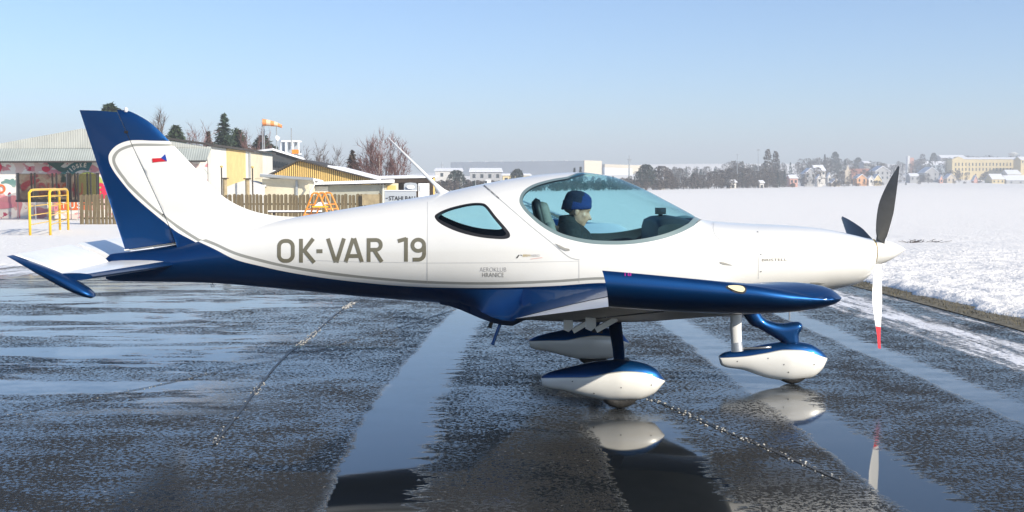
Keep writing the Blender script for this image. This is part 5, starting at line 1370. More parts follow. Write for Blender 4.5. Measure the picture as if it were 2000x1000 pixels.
# --- playground
o = thing('climbing_bars', 'yellow tubular climbing bars standing in the snow', 'climbing frame', G(80, 460))
A_, B_ = G(59, 462), G(98.5, 462); C_, D_ = G(95, 454), G(133.5, 452)
C_.y = D_.y = max(C_.y, D_.y)
zt_ = P(60, 371, A_.y).z
def arch(p, q, z):
    r = 0.12; return [p, Vector((p.x, p.y, z - r)), Vector((p.x + (q.x - p.x) * 0.06, p.y + (q.y - p.y) * 0.06, z - 0.02)), p.lerp(q, 0.15) * 1 + Vector((0, 0, z - p.lerp(q, 0.15).z)), p.lerp(q, 0.85) + Vector((0, 0, z - p.lerp(q, 0.85).z)), Vector((q.x - (q.x - p.x) * 0.06, q.y - (q.y - p.y) * 0.06, z - 0.02)), Vector((q.x, q.y, z - r)), q]
for p, q in ((A_, C_), (B_, D_)):
    mb = MB(); mb.tube(arch(p, q, zt_), 0.055, 10); mb.build('arch', M['yellow'], o, smooth=True)
    for z in (0.25, 0.45, 0.65, 0.85):
        mb = MB(); h = p.z + (zt_ - p.z) * z; mb.tube([(p.x, p.y, h), (q.x, q.y, h)], 0.022, 8); mb.build('rung', M['yellow'], o)
mb = MB(); mb.tube([(C_.x, C_.y, zt_ - 0.04), (B_.x, B_.y, zt_ - 0.04)], 0.03, 8); mb.build('cross_bar', M['yellow'], o)
for lab, xs_, yy in (('black netted trampoline enclosure in front of the painted wall', (14, 44, 79, 120), 66.5), ('second black netted trampoline enclosure close to the fence end', (121, 156, 183), 66.2)):
    c0 = P(sum(xs_) / len(xs_), 395, yy); o = thing('trampoline', lab, 'trampoline', ground_at(c0.x, yy + 1))
    r = (P(xs_[-1], 390, yy).x - P(xs_[0], 390, yy).x) / 2; zt2, zb2 = P(80, 339, yy).z, P(80, 393, yy).z; cx = c0.x; cx = (P(xs_[-1], 390, yy).x + P(xs_[0], 390, yy).x) / 2
    cy = yy + r; n_ = 8
    ring = [Vector((cx + r * math.cos(a), cy + r * math.sin(a) * 0.9, 0)) for a in np.linspace(0, 2 * math.pi, 25)[:-1]]
    mb = MB(); mb.loft([[p + Vector((0, 0, z)) for p in ring] for z in (zb2, zt2)], caps=False); mb.build('net', M['netting'], o, smooth=True)
    mb = MB(); mb.tube([p + Vector((0, 0, zb2)) for p in ring] + [ring[0] + Vector((0, 0, zb2))], 0.07, 6); mb.build('rim_pad', M['post'], o)
    mb = MB(); mb.add([p + Vector((0, 0, zb2)) for p in ring], [tuple(range(24))]); mb.build('jumping_mat', M['post'], o)
    for k in range(8):
        p = ring[k * 3]; mb = MB(); mb.tube([p + Vector((0, 0, zb2)), p * 1.0 + Vector((0, 0, zt2 + 0.05))], 0.06, 6); mb.build('post', M['post'], o)
        if k % 2 == 0: mb = MB(); mb.tube([p + Vector((0, 0, zb2)), Vector((p.x, p.y, gz(p.x, p.y)))], 0.03, 6); mb.build('leg', M['gutter'], o)
o = thing('picnic_table', 'small dark wooden picnic table between two log stumps', 'table', G(33, 428))
c0 = G(33, 428); s_ = 1.0
mb = MB(); mb.box(c0 + Vector((0, 0.4, 0.72)), (1.3, 0.8, 0.06)); mb.build('top', M['brown'], o)
for sx_ in (-1, 1):
    mb = MB(); mb.tube([c0 + Vector((-0.45, 0.4 + 0.3 * sx_, 0.0)), c0 + Vector((0.0, 0.4 + 0.1 * sx_, 0.4)), c0 + Vector((0.45, 0.4 - 0.1 * sx_, 0.7))], 0.05, 6); mb.build('leg', M['brown'], o)
    mb = MB(); mb.tube([c0 + Vector((0.45, 0.4 + 0.3 * sx_, 0.0)), c0 + Vector((-0.45, 0.4 - 0.1 * sx_, 0.7))], 0.05, 6); mb.build('leg', M['brown'], o)
for px_, lab in ((6, 'upright pinkish log stump at the outer end of the picnic table'), (48, 'upright pinkish log stump between picnic table and yellow bars')):
    c0 = G(px_, 427); o = thing('log_stump', lab, 'stump', c0)
    mb = MB(); mb.tube([c0 - Vector((0, 0, 0.1)), c0 + Vector((0, 0, 0.4)), c0 + Vector((0, 0, 0.72))], [0.26, 0.22, 0.24], 12); mb.build('log', M['log'], o, smooth=True, auto=50)
c0 = G(130, 420)
o = thing('brush_pile', 'low pile of cut dark twigs lying in front of the painted wall', 'brushwood', c0)
mb = MB(); rg = random.Random(8)
for i in range(60):
    p = c0 + Vector((rg.uniform(-2.4, 1.0), rg.uniform(-0.3, 0.5), 0.02)); q = p + Vector((rg.gauss(0, 0.5), rg.gauss(0, 0.2), rg.uniform(0.05, 0.4))); mb.tube([p, q], 0.02, 4)
ob = mb.build('twigs', M['brown'], o); ob['kind'] = 'stuff'
o = thing('snow_covered_bench', 'low bench beam capped with snow in front of the fence', 'bench', ground_at(P(575, 420, 52).x, 52))
a, b2 = P(524, 413, 52), P(628, 413, 52)
mb = MB(); mb.bx(a.x, b2.x, 51.9, 52.2, a.z - 0.07, a.z - 0.02); mb.build('beam', M['brown'], o)
mb = MB(); mb.bx(a.x, b2.x, 51.88, 52.22, a.z - 0.02, a.z + 0.05); mb.build('snow_cap', M['roofsnow'], o)
for u in (0.1, 0.9): mb = MB(); xx = a.x + (b2.x - a.x) * u; mb.bx(xx - 0.05, xx + 0.05, 52, 52.15, gz(xx, 52), a.z - 0.07); mb.build('leg', M['brown'], o)
AY = 46.0
o = thing('climbing_a_frame', 'orange tubular A shaped climbing frame in front of the fence', 'climbing frame', ground_at(P(625, 420, AY).x, AY))
for dy in (0, 0.7, 1.4):
    tp = P(625, 377, AY); mb = MB(); dxx = 0.05 * dy
    l0 = P(597, 432, AY); r0_ = P(655, 432, AY); off = Vector((0.28 * dy - 0.2, dy, 0))
    mb.tube([Vector((l0.x, AY, gz(l0.x, AY))) + off, l0 + off, tp + off + Vector((-0.16, 0, -0.05)), tp + off + Vector((-0.08, 0, 0)), tp + off + Vector((0.08, 0, 0)), tp + off + Vector((0.16, 0, -0.05)), r0_ + off, Vector((r0_.x, AY, gz(r0_.x, AY))) + off], 0.04, 8); mb.build('arch', M['orange'], o, smooth=True)
for k in (0.25, 0.45, 0.62):
    l0 = P(597, 432, AY).lerp(P(621, 380, AY), k); r1 = P(655, 432, AY).lerp(P(630, 380, AY), k); mb = MB()
    mb.tube([l0 + Vector((-0.2, 0, 0)), l0 + Vector((0.2, 1.4, 0))], 0.03, 6); mb.tube([r1 + Vector((-0.2, 0, 0)), r1 + Vector((0.2, 1.4, 0))], 0.03, 6); ob = mb.build('rung', M['orange'], o)
l0, r0_ = P(610, 404, AY), P(641, 404, AY); mb = MB(); mb.tube([l0, r0_], 0.04, 8); mb.build('cross_bar', M['yellow'], o)
mb = MB(); mb.prism([P(614, 402, AY), P(622, 395, AY), P(636, 397, AY), P(632, 402, AY)], (0, 1.0, 0)); mb.build('seat_board', M['white_paint'], o)
# ================================================================== trees
M['bark'] = mat('dark_bark', (0.06, 0.045, 0.035), 0.9, var=0.3, vscale=6)
M['birchbark'] = mat('birch_bark', (0.42, 0.36, 0.32), 0.85, var=0.4, vscale=5)
M['spruce'] = mat('spruce_needles', (0.020, 0.040, 0.026), 0.8, var=0.45, vscale=1.5, var2=(0.04, 0.075, 0.035))
M['pine'] = mat('pine_needles', (0.030, 0.055, 0.025), 0.8, var=0.45, vscale=1.5, var2=(0.06, 0.10, 0.035))
M['redspruce'] = mat('browned_needles', (0.085, 0.055, 0.035), 0.8, var=0.4, vscale=2)
M['redtwig'] = mat('reddish_twigs', (0.17, 0.085, 0.075), 0.9, var=0.35, vscale=0.8)
M['greytwig'] = mat('grey_brown_twigs', (0.11, 0.085, 0.075), 0.9, var=0.35, vscale=0.8)
M['farwood'] = mat('bare_wood_crowns', (0.075, 0.060, 0.052), 0.95, var=0.4, vscale=0.08)
M['farpine'] = mat('dark_evergreen_crowns', (0.022, 0.036, 0.028), 0.95, var=0.4, vscale=0.1)
def tri(mb, p, u, v): k = len(mb.v); mb.v += [tuple(p + u), tuple(p - u * 0.5 + v), tuple(p - u * 0.5 - v)]; mb.f.append((k, k + 1, k + 2)); mb.m.append(0)
def rv(rg, s=1.0): return Vector((rg.gauss(0, s), rg.gauss(0, s), rg.gauss(0, s)))
def conifer(name, label, base, h, r, m, seed, shape='spruce', group=None, dens=1.0, trunk=True):
    rg = random.Random(seed); o = thing(name, label, 'tree', base, group)
    mb = MB(); mb.tube([base - Vector((0, 0, 0.4)), base + Vector((0, 0, h * 0.55)), base + Vector((0, 0, h * 0.97))], [0.03 * h * 0.6, 0.018 * h * 0.6, 0.02], 6); mb.build('trunk', M['bark'], o)
    mb = MB(); nl = int(26 * dens + 6)
    for i in range(nl):
        t = (i + rg.random()) / nl
        if shape == 'spruce': z = h * (0.06 + 0.94 * t); R_ = r * (1 - t) ** 0.85 + 0.05; nb = int(11 * dens * (1 - t * 0.6)) + 3; droop = 0.28
        else: z = h * (0.3 + 0.66 * t); R_ = r * math.sin(math.pi * min(1, 0.16 + 0.80 * t)) ** 0.7 * (1 - 0.35 * t); nb = int(10 * dens) + 3; droop = -0.25
        for b_ in range(nb):
            a = rg.random() * 6.283; L = R_ * (0.55 + 0.6 * rg.random()); d = Vector((math.cos(a), math.sin(a), 0)); st = 0.22 * h / 10
            n_ = max(2, int(L / st * 1.4))
            for k in range(n_):
                u = (k + 0.6) / n_ if shape == 'spruce' else 0.45 + 0.55 * (k + 0.5) / n_
                p = base + Vector((0, 0, z - droop * L * u * u)) + d * (L * u) + rv(rg, 0.05 * h / 10)
                s_ = (0.26 + 0.2 * rg.random()) * h / 10 * (1.15 - 0.5 * u)
                tri(mb, p, (d + rv(rg, 0.45)).normalized() * s_ * 1.3, (d.cross(Vector((0, 0, 1))) + rv(rg, 0.5)).normalized() * s_ * 0.55)
    mb.build('crown', m, o, fix=False); return o
def bare_tree(name, label, base, h, spread_, m, seed, group=None, stems=1, up=0.75, twigs=2600, bark='birchbark', tw=0.02):
    rg = random.Random(seed); o = thing(name, label, 'tree', base, group)
    tk = MB(); cr = MB(); tips = []
    def grow(p, d, L, r, lvl):
        q = p + d * L; mid = (p + q) / 2 + rv(rg, L * 0.05)
        (tk if lvl < 2 else cr).tube([p, mid, q], [r, r * 0.85, r * 0.65], 5 if lvl < 2 else 3, cap=False)
        if lvl >= 3: tips.append((mid, q, d, L)); return
        for k in range(4 if lvl else 6):
            s0 = p.lerp(q, 0.35 + 0.65 * (k + rg.random()) / (4 if lvl else 6)); nd = (d + rv(rg, 0.42) + Vector((0, 0, up * 0.35))).normalized()
            nd.x *= spread_; nd.y *= spread_; nd.normalize()
            grow(s0, nd, L * (0.62 + 0.2 * rg.random()) * (0.75 if lvl == 0 else 1), r * 0.5, lvl + 1)
        if lvl < 2: grow(q, (d + rv(rg, 0.12)).normalized(), L * 0.7, r * 0.65, lvl + 1)
    for s_ in range(stems):
        d = Vector((0.16 * (s_ - (stems - 1) / 2), rg.gauss(0, 0.05), 1)).normalized(); grow(base + Vector((0.4 * (s_ - (stems - 1) / 2), 0, -0.3)), d, h * (0.42 if stems == 1 else 0.45 - 0.03 * abs(s_ - 1)), 0.02 * h * (0.8 if stems == 1 else 0.45), 0)
    per = max(1, twigs // max(1, len(tips)))
    for mid, q, d, L in tips:
        for k in range(per):
            p = mid.lerp(q, rg.random() * 1.1); nd = (d + rv(rg, 0.5) + Vector((0, 0, 0.15))).normalized(); l_ = L * (0.35 + 0.6 * rg.random())
            w_ = nd.cross(rv(rg)).normalized() * tw; kk = len(cr.v); cr.v += [tuple(p - w_), tuple(p + w_), tuple(p + nd * l_)]; cr.f.append((kk, kk + 1, kk + 2)); cr.m.append(0)
    tk.build('trunk', M[bark], o, fix=False); cr.build('crown', m, o, fix=False)
    return o
def tree_px(px, ytop, Y): x = P(px, ytop, Y).x; b_ = ground_at(x, Y); return b_, P(px, ytop, Y).z - b_.z
TL = 'trees behind the sheds'
for nm, lab, px, yt_, Y, r, mt, sh_, sd in (
    ('spruce_tree', 'tall dark spruce rising above the hall roof beside the windsock', 437, 224, 128, 3.7, 'spruce', 'spruce', 1),
    ('pine_tree', 'dark green pine close to the tall spruce above the hall', 464, 248, 132, 1.9, 'pine', 'pine', 2),
    ('pine_tree', 'dark pine next to the control tower under the windsock', 513, 260, 135, 2.2, 'spruce', 'pine', 3),
    ('pine_tree', 'small green pine top just beside the tower roof frame', 538, 282, 138, 1.1, 'pine', 'pine', 4),
    ('pine_tree', 'bushy pine top showing above the fin', 214, 196, 120, 2.6, 'pine', 'pine', 5),
    ('pine_tree', 'round green pine behind the hall roof to the right of the fin', 343, 240, 124, 1.7, 'pine', 'pine', 6),
    ('spruce_tree', 'slender reddish brown spruce behind the hall eaves', 407, 256, 126, 1.5, 'redspruce', 'spruce', 7),
    ('spruce_tree', 'pointed half browned spruce between ochre barn and birch', 688, 294, 112, 2.6, 'redspruce', 'spruce', 8)):
    b_, h = tree_px(px, yt_, Y); conifer(nm, lab, b_, h, r, M[mt], sd, sh_, TL, 1.5)
for nm, lab, px, yt_, Y, sprd, mt, sd, stems, tw, bk in (
    ('birch_tree', 'bare birch with pale stems and reddish twigs above the carport', 748, 262, 105, 0.75, 'redtwig', 21, 4, 3600, 'birchbark'),
    ('bare_tree', 'bare reddish tree between dark pines above the hall', 488, 256, 130, 0.6, 'redtwig', 22, 2, 1800, 'bark'),
    ('bare_tree', 'bare grey tree rising behind the hall ridge right of the fin', 313, 218, 128, 0.7, 'greytwig', 23, 1, 2200, 'bark'),
    ('bare_tree', 'low bare reddish tree behind the hall roof slope', 375, 252, 126, 1.0, 'redtwig', 24, 2, 1800, 'bark'),
    ('bare_tree', 'bare grey tree crown behind the ochre barn roof near the tower', 606, 285, 120, 1.1, 'greytwig', 25, 2, 1600, 'bark'),
    ('bare_tree', 'bare grey tree behind the barn roof near the browned spruce', 645, 298, 124, 1.1, 'greytwig', 26, 2, 1600, 'bark'),
    ):
    b_, h = tree_px(px, yt_, Y); bare_tree(nm, lab, b_, h, sprd, M[mt], sd, TL, stems, twigs=tw, bark=bk)

# ================================================================== far side of the field
def d_edge(px): return float(np.interp(px, [700, 850, 1290, 1640, 2000, 2200], [225, 255, 352, 560, 856, 1050]))
def prof(px): return float(np.interp(px, [700, 850, 880, 960, 1010, 1140, 1200, 1250, 1290, 1330, 1400, 1440, 1470, 1500, 1560, 1600, 1650, 1700, 1760, 1800, 1850, 1950, 2000, 2200],
                                         [345, 344, 338, 342, 346, 340, 338, 332, 330, 326, 322, 314, 318, 317, 310, 305, 308, 313, 316, 308, 306, 302, 301, 300]))
rg = random.Random(42)
def crown(mb, base, h, r, n, rg, cone=False):
    for i in range(n):
        t = rg.random() ** 0.75; a = rg.random() * 6.283
        if cone: z = h * (0.08 + 0.92 * t); R_ = r * (1 - t) * (0.3 + 0.75 * rg.random())
        else: z = h * (0.15 + 0.85 * t); R_ = r * math.sqrt(max(0.03, 1 - ((t - 0.42) / 0.6) ** 2)) * rg.random() ** 0.45
        p = base + Vector((math.cos(a) * R_, math.sin(a) * R_, z)); s_ = (0.22 + 0.38 * rg.random()) * (h / 9) ** 0.5
        tri(mb, p, rv(rg).normalized() * s_, rv(rg).normalized() * s_ * 0.7)
deci, ever = MB(), MB()
for row, (cnt, back0, back1, ylow) in enumerate(((860, 2, 26, 0), (1050, 30, 190, 1), (780, 150, 420, 2))):
    for i in range(cnt):
        px = rg.uniform(690, 2120) if i < cnt * 0.72 else (rg.uniform(-700, 690) if i % 2 else rg.uniform(2120, 3000))
        d = d_edge(px) + rg.uniform(back0, back1); Y = d - 9.05
        pr = prof(px)
        if row == 0: yt_ = rg.uniform(347, 362) if px > 1520 else (rg.uniform(pr + 12, 366) if px > 1240 else rg.uniform(352, 372))
        elif row == 1: yt_ = rg.uniform(pr + 10, pr + 34)
        else: yt_ = pr + abs(rg.gauss(0, 7)) + rg.uniform(-2, 3)
        if px > 1530 and row < 2:
            if rg.random() > (0.30, 0.50)[row]: continue
            yt_ = rg.uniform(352, 363) if row == 0 else rg.uniform(max(pr + 16, 326), 352)
        if px < 1240 and yt_ < 344: yt_ = rg.uniform(344, 362)
        x = P(px, yt_, Y).x; b_ = ground_at(x, Y); h = P(px, yt_, Y).z - b_.z
        if px < 690: h = min(h, 7.0)
        if h < 1.5: continue
        h = min(h, 24); r = max(1.3, h * rg.uniform(0.26, 0.42))
        e_ = rg.random() < (0.22 if row else 0.10); mbx = ever if e_ else deci
        crown(mbx, b_, h, r * (0.6 if e_ else 1), int(170 + 90 * rg.random()), rg, e_ and rg.random() < 0.7)
        mbx.tube([b_ - Vector((0, 0, 0.5)), b_ + Vector((0, 0, h * 0.7))], [0.14, 0.05], 3, cap=False)
tag(deci.build('bare_woodland', M['farwood'], fix=False), 'grey brown bare woodland across the snow field', 'woodland', kind='stuff')
tag(ever.build('evergreen_woodland', M['farpine'], fix=False), 'dark evergreens mixed through the far woodland', 'woodland', kind='stuff')
# trees one can tell apart there
for lab, px, yt_, back, r, kind in (('dark pointed evergreen standing at the field edge left of the woods', 1262, 322, 10, 3.2, 'pine'), ('tall narrow bare poplar on the woodland skyline', 1500, 292, 60, 2.6, 'pop'),
    ('narrow bare poplar close beside the taller poplar', 1515, 296, 62, 2.4, 'pop'), ('rounded dark tree standing out on the hill skyline', 1631, 297, 260, 3.4, 'pine'), ('small pointed conifer left of the round skyline tree', 1611, 302, 260, 2.0, 'spruce'),
    ('rounded dark pine rising behind the tower shaped house', 1676, 308, 260, 3.6, 'pine'), ('dark tree on the skyline left of the long yellow building', 1824, 299, 240, 3.6, 'pine'), ('bare tree on the skyline beside the small white turret', 1802, 301, 240, 4.2, 'pop'),
    ('dark evergreen in front of the grey factory wall', 1010, 331, 40, 2.2, 'pine'), ('dark evergreen by the pale sheds left of the factory', 891, 333, 30, 2.4, 'pine'), ('pointed small conifer by the lit factory corner', 1134, 327, 60, 1.1, 'spruce'), ('slim conifer beside the other one at the factory corner', 1122, 329, 60, 0.9, 'spruce'),
    ('broad leafless tree at the near corner of the field edge', 1292, 325, 20, 4.0, 'pop2')):
    d = d_edge(px) + back; Y = d - 9.05; x = P(px, yt_, Y).x; b_ = ground_at(x, Y); h = max(4, P(px, yt_, Y).z - b_.z)
    o = thing('far_tree', lab, 'tree', b_, 'trees across the field'); mb = MB(); mb.tube([b_ - Vector((0, 0, .5)), b_ + Vector((0, 0, h * 0.8))], [0.25, 0.06], 5); mb.build('trunk', M['bark'], o)
    mb = MB(); rr = random.Random(int(px)); crown(mb, b_, h, r * (0.8 if kind == 'pop' else 1), 420 if kind == 'pop' else 900, rr, kind == 'spruce'); mb.build('crown', M['farwood' if 'pop' in kind else 'farpine'], o, fix=False)

# --- buildings across the field
M['fact_shade'] = mat('factory_shaded_sheet', (0.42, 0.45, 0.48), 0.7, var=0.05, vscale=0.05)  # shaded front: its shade is put into the grey
M['fact_lit'] = mat('factory_sunlit_sheet', (0.56, 0.50, 0.40), 0.7, var=0.05, vscale=0.05)  # sunlit faces: the warm sunlight is put into the colour
def rot_block(mb, corner, ang, front, side, z0, z1, m=0):
    f = Vector((-math.cos(ang), math.sin(ang), 0)) * front; s_ = Vector((math.sin(ang), math.cos(ang), 0)) * side; c = Vector((corner.x, corner.y, z0))
    mb.prism([c, c + f, c + f + s_, c + s_], (0, 0, z1 - z0), m); return c, f, s_
FD = 760 - 9.05
o = thing('factory_hall', 'long factory hall with shaded grey front and sunlit cream end wall on the horizon', 'building', ground_at(P(1140, 340, FD).x, FD))
def fpx(px, py, ang, corner):     # point on the front plane of a turned building
    d = ray(px, py); f = Vector((-math.cos(ang), math.sin(ang), 0)); n = f.cross(Vector((0, 0, 1)))
    t_ = (corner - CAM).dot(n) / d.dot(n); return CAM + d * t_
cn = P(1140, 345, FD); z0 = gz(cn.x, FD) - 3; z1 = P(1140, 314, FD).z; ang = R(32)
left = fpx(880, 330, ang, cn); fl_ = (left - cn); fl_.z = 0
mb = MB(); c, f, s_ = rot_block(mb, cn, ang, fl_.length, 26, z0, z1); mb.build('hall', M['fact_shade'], o)
mb = MB(); q = Vector((math.sin(ang), math.cos(ang), 0)); e_ = cn + q * 0.0
mb.prism([Vector((cn.x, cn.y, z0)) + Vector((0.15, -0.1, 0)), Vector((cn.x, cn.y, z0)) + q * 26 + Vector((0.15, -0.1, 0)), Vector((cn.x, cn.y, z1 + 0.3)) + q * 26 + Vector((0.15, -0.1, 0)), Vector((cn.x, cn.y, z1 + 0.3)) + Vector((0.15, -0.1, 0))], (0.3, -0.2, 0)); mb.build('end_wall', M['fact_lit'], o)
mb = MB(); a = P(1181, 320.5, FD + 55); b2 = P(1255, 323, FD + 70); mb.prism([Vector((a.x, a.y, z0)), Vector((b2.x, b2.y, z0)), b2, a], (-8, 40, 0)); mb.build('wing', M['fact_lit'], o)
mb = MB(); a = P(1181, 327, FD + 40); b2 = P(1235, 329, FD + 40); mb.prism([Vector((a.x, a.y, z0)), Vector((b2.x, b2.y, z0)), b2, a], (0, 12, 0)); mb.build('loading_bay', M['white_paint'], o)
for k in range(7):
    u = 0.12 + 0.12 * k; p = Vector((cn.x, cn.y, 0)) + f * u; mb = MB(); mb.box((p.x, p.y + 5, z1 + 0.4), (2.5, 2.5, 0.8)); mb.build('roof_vent', M['fact_shade'], o)
def simple_block(name, lab, px0, px1, py0, d, depth, wall, roof=None, cat='building', rpy=None, group=None, wins=0):
    Y = d - 9.05; a, b2 = P(px0, py0, Y), P(px1, py0, Y); z0 = min(gz(a.x, Y), gz(b2.x, Y)) - 1.0
    o = thing(name, lab, cat, ground_at((a.x + b2.x) / 2, Y), group)
    mb = MB(); mb.bx(a.x, b2.x, Y, Y + depth, z0, a.z); wl_ = mb.build('wall', wall, o)
    if roof is not None:
        zr = P(px0, rpy, Y).z; ov = 0.4; mb = MB()
        mb.prism([Vector((a.x - ov, Y - ov, a.z - 0.1)), Vector((b2.x + ov, Y - ov, a.z - 0.1)), Vector((b2.x + ov * 0.2, Y + depth / 2, zr)), Vector((a.x - ov * 0.2, Y + depth / 2, zr))], (0, 0, 0.25))
        mb.prism([Vector((a.x - ov, Y + depth + ov, a.z - 0.1)), Vector((b2.x + ov, Y + depth + ov, a.z - 0.1)), Vector((b2.x + ov * 0.2, Y + depth / 2, zr)), Vector((a.x - ov * 0.2, Y + depth / 2, zr))], (0, 0, 0.25)); mb.build('roof', roof, o)
        mb = MB()
        for xx in (a.x + 0.15, b2.x - 0.35): mb.prism([Vector((xx, Y + 0.1, a.z - 0.1)), Vector((xx, Y + depth - 0.1, a.z - 0.1)), Vector((xx, Y + depth / 2, zr - 0.1))], (0.2, 0, 0))
        g = mb.build('gable', wall, o); 
    for k in range(wins):
        wx_ = a.x + (b2.x - a.x) * (k + 0.5) / wins; hh = a.z - max(z0 + 1, gz(wx_, Y)); mb = MB(); mb.bx(wx_ - 0.5, wx_ + 0.5, Y - 0.06, Y + 0.1, a.z - 2.2, a.z - 0.9); mb.build('window', M['bglass'], o)
    return o
def gable_house(name, lab, px0, px1, pye, pyr, d, wall, roof, side=None, group='houses across the field', wins=2, turn=1):
    """house whose gable faces the camera; the sunny flank shows when turned"""
    Y = d - 9.05; a, b2 = P(px0, pye, Y), P(px1, pye, Y); w_ = b2.x - a.x; z0 = gz((a.x + b2.x) / 2, Y) - 0.5; zr = P(px0, pyr, Y).z; cx = (a.x + b2.x) / 2
    o = thing(name, lab, 'house', ground_at(cx, Y), group); dep = w_ * 1.3
    mb = MB(); mb.prism([Vector((a.x, Y, z0)), Vector((b2.x, Y, z0)), b2, Vector((cx, Y, zr)), a], (0, dep, 0)); mb.build('wall', wall, o)
    for s_, e in ((-1, a), (1, b2)):
        mb = MB(); ex = e.x + s_ * 0.35; ez = e.z - 0.3
        mb.prism([Vector((ex, Y - 0.3, ez)), Vector((cx, Y - 0.3, zr + 0.05)), Vector((cx, Y - 0.3, zr + 0.4)), Vector((ex, Y - 0.3, ez + 0.3))], (0, dep + 0.6, 0)); rf = mb.build('roof', roof, o)
    mb = MB(); mb.bx(cx + w_ * 0.1, cx + w_ * 0.1 + 0.7, Y + dep * 0.4, Y + dep * 0.4 + 0.7, zr - 0.8, zr + 1.2); mb.build('chimney', M['brown'], rf)
    for k in range(wins):
        wx_ = a.x + w_ * (k + 0.5) / wins
        for zz in (a.z - 1.2, a.z - 4.0):
            if zz - 0.7 > z0 + 0.8: mb = MB(); mb.bx(wx_ - 0.45, wx_ + 0.45, Y - 0.05, Y + 0.1, zz - 0.7, zz + 0.7); mb.build('window', M['bglass'], o)
    return o
W = lambda c: mat('house_render', c, 0.85, var=0.08, vscale=0.3)
pinkw, whitew, yelw, orgw, greyw, sandw = W((0.62, 0.34, 0.27)), W((0.66, 0.63, 0.58)), W((0.68, 0.55, 0.30)), W((0.66, 0.36, 0.18)), W((0.38, 0.38, 0.38)), W((0.55, 0.47, 0.36))
RS = M['roofsnow']; tile = mat('red_tile_roof', (0.33, 0.15, 0.11), 0.8, var=0.2, vscale=0.5)
HG_ = 'houses across the field'
simple_block('row_house', 'small salmon house with snowy roof at the left end of the village', 1543, 1558, 348, 560, 9, pinkw, RS, 'house', 342, HG_, 2)
gable_house('village_house', 'large grey house with broad snowy roof beside the salmon house', 1572, 1594, 339, 329, 600, greyw, RS, wins=2)
simple_block('row_house', 'long pale house with thick snow on its roof above the village', 1592, 1612, 333, 640, 10, whitew, RS, 'house', 323, HG_, 3)
gable_house('village_house', 'small pale house with snowy roof, low at the field edge', 1596, 1606, 348, 342, 590, whitew, RS, wins=1)
gable_house('village_house', 'narrow white house with snowy gable right of the long pale house', 1617, 1624, 346, 338, 610, whitew, RS, wins=1)
gable_house('village_house', 'low snowy hut at the very edge of the field', 1625, 1641, 357, 350, 600, sandw, RS, wins=1)
o = thing('church_tower_house', 'pale house with small pointed turret above the village', 'house', ground_at(P(1656, 345, 680).x, 680), HG_)
mb = MB(); box_px(mb, 1651, 1661, 332, 345, 680, 6, 0, True); mb.build('wall', sandw, o)
mb = MB(); a, b2 = P(1653, 332, 681), P(1659, 332, 681); ap = P(1656, 321.5, 682); q = [Vector((a.x, 681, a.z)), Vector((b2.x, 681, a.z)), Vector((b2.x, 683, a.z)), Vector((a.x, 683, a.z))]; mb.add(q + [ap], [(0, 1, 4), (1, 2, 4), (2, 3, 4), (3, 0, 4), (0, 3, 2, 1)]); mb.build('turret', sandw, o)
simple_block('row_house', 'long salmon house with red tiled roof right of the turret', 1664, 1702, 341, 700, 10, pinkw, tile, 'house', 330, HG_, 4)
gable_house('village_house', 'tall orange house with snowy roof in front of the salmon house', 1674, 1693, 348, 341, 640, orgw, RS, wins=2)
gable_house('village_house', 'white house with snowy gable beside the tall orange house', 1697, 1707, 350, 344, 640, whitew, RS, wins=1)
gable_house('village_house', 'yellow gabled house right of the white one', 1708, 1722, 351, 341, 650, yelw, RS, wins=2)
gable_house('village_house', 'big grey house with steep snowy roof behind the propeller blade', 1710, 1738, 334, 325, 690, greyw, RS, wins=3)
simple_block('row_house', 'grey block with flat snowy roof on the slope above the village', 1688, 1700, 318, 780, 10, greyw, RS, 'house', 315, HG_, 2)
simple_block('row_house', 'long low house with snow covered roof in the trees right of the propeller', 1778, 1796, 344, 760, 8, greyw, RS, 'house', 339, HG_, 2)
gable_house('village_house', 'grey gabled house with snowy roof below the long yellow building', 1806, 1834, 337, 327, 790, greyw, RS, wins=2)
gable_house('village_house', 'pale pink house at the field edge below the grey gabled house', 1836, 1842, 350, 342, 770, pinkw, RS, wins=1)
gable_house('village_house', 'cream house with snowy roof under the yellow building corner', 1850, 1866, 348, 340, 780, sandw, RS, wins=2)
gable_house('village_house', 'small pink house half hidden in shrubs under the yellow building', 1902, 1910, 353, 343, 800, pinkw, RS, wins=1)
simple_block('row_house', 'yellow house with wide snowy roof near the far right', 1938, 1962, 350, 800, 12, yelw, RS, 'house', 340, HG_, 3)
simple_block('row_house', 'long grey shed with snow covered roof at the far right', 1966, 2040, 352, 800, 12, greyw, RS, 'house', 343, HG_, 4)
simple_block('row_house', 'white house with thick snowy roof behind the long grey shed', 1968, 1994, 340, 850, 12, whitew, RS, 'house', 332, HG_, 3)
simple_block('row_house', 'pale flat roofed building with snow stripe on the hilltop', 1838, 1886, 308, 980, 12, greyw, RS, 'house', 303, HG_, 0)
simple_block('row_house', 'pale blue grey flats in the trees left of the yellow building', 1800, 1858, 322, 930, 12, W((0.40, 0.45, 0.50)), RS, 'house', 315, HG_, 6)
simple_block('garden_hut', 'white hut at the woodland edge', 1426, 1438, 356, 440, 4, whitew, RS, 'hut', 352, None, 1)
simple_block('garden_hut', 'small white hut further along the woodland edge', 1484, 1492, 357, 470, 4, whitew, RS, 'hut', 353, None, 1)
simple_block('garden_hut', 'white roofed hut high in the woods', 1452, 1465, 340, 500, 5, greyw, RS, 'hut', 335, None, 1)
simple_block('garden_hut', 'white hut beside the dark pointed evergreen', 1282, 1298, 352, 372, 4, whitew, RS, 'hut', 348, None, 1)
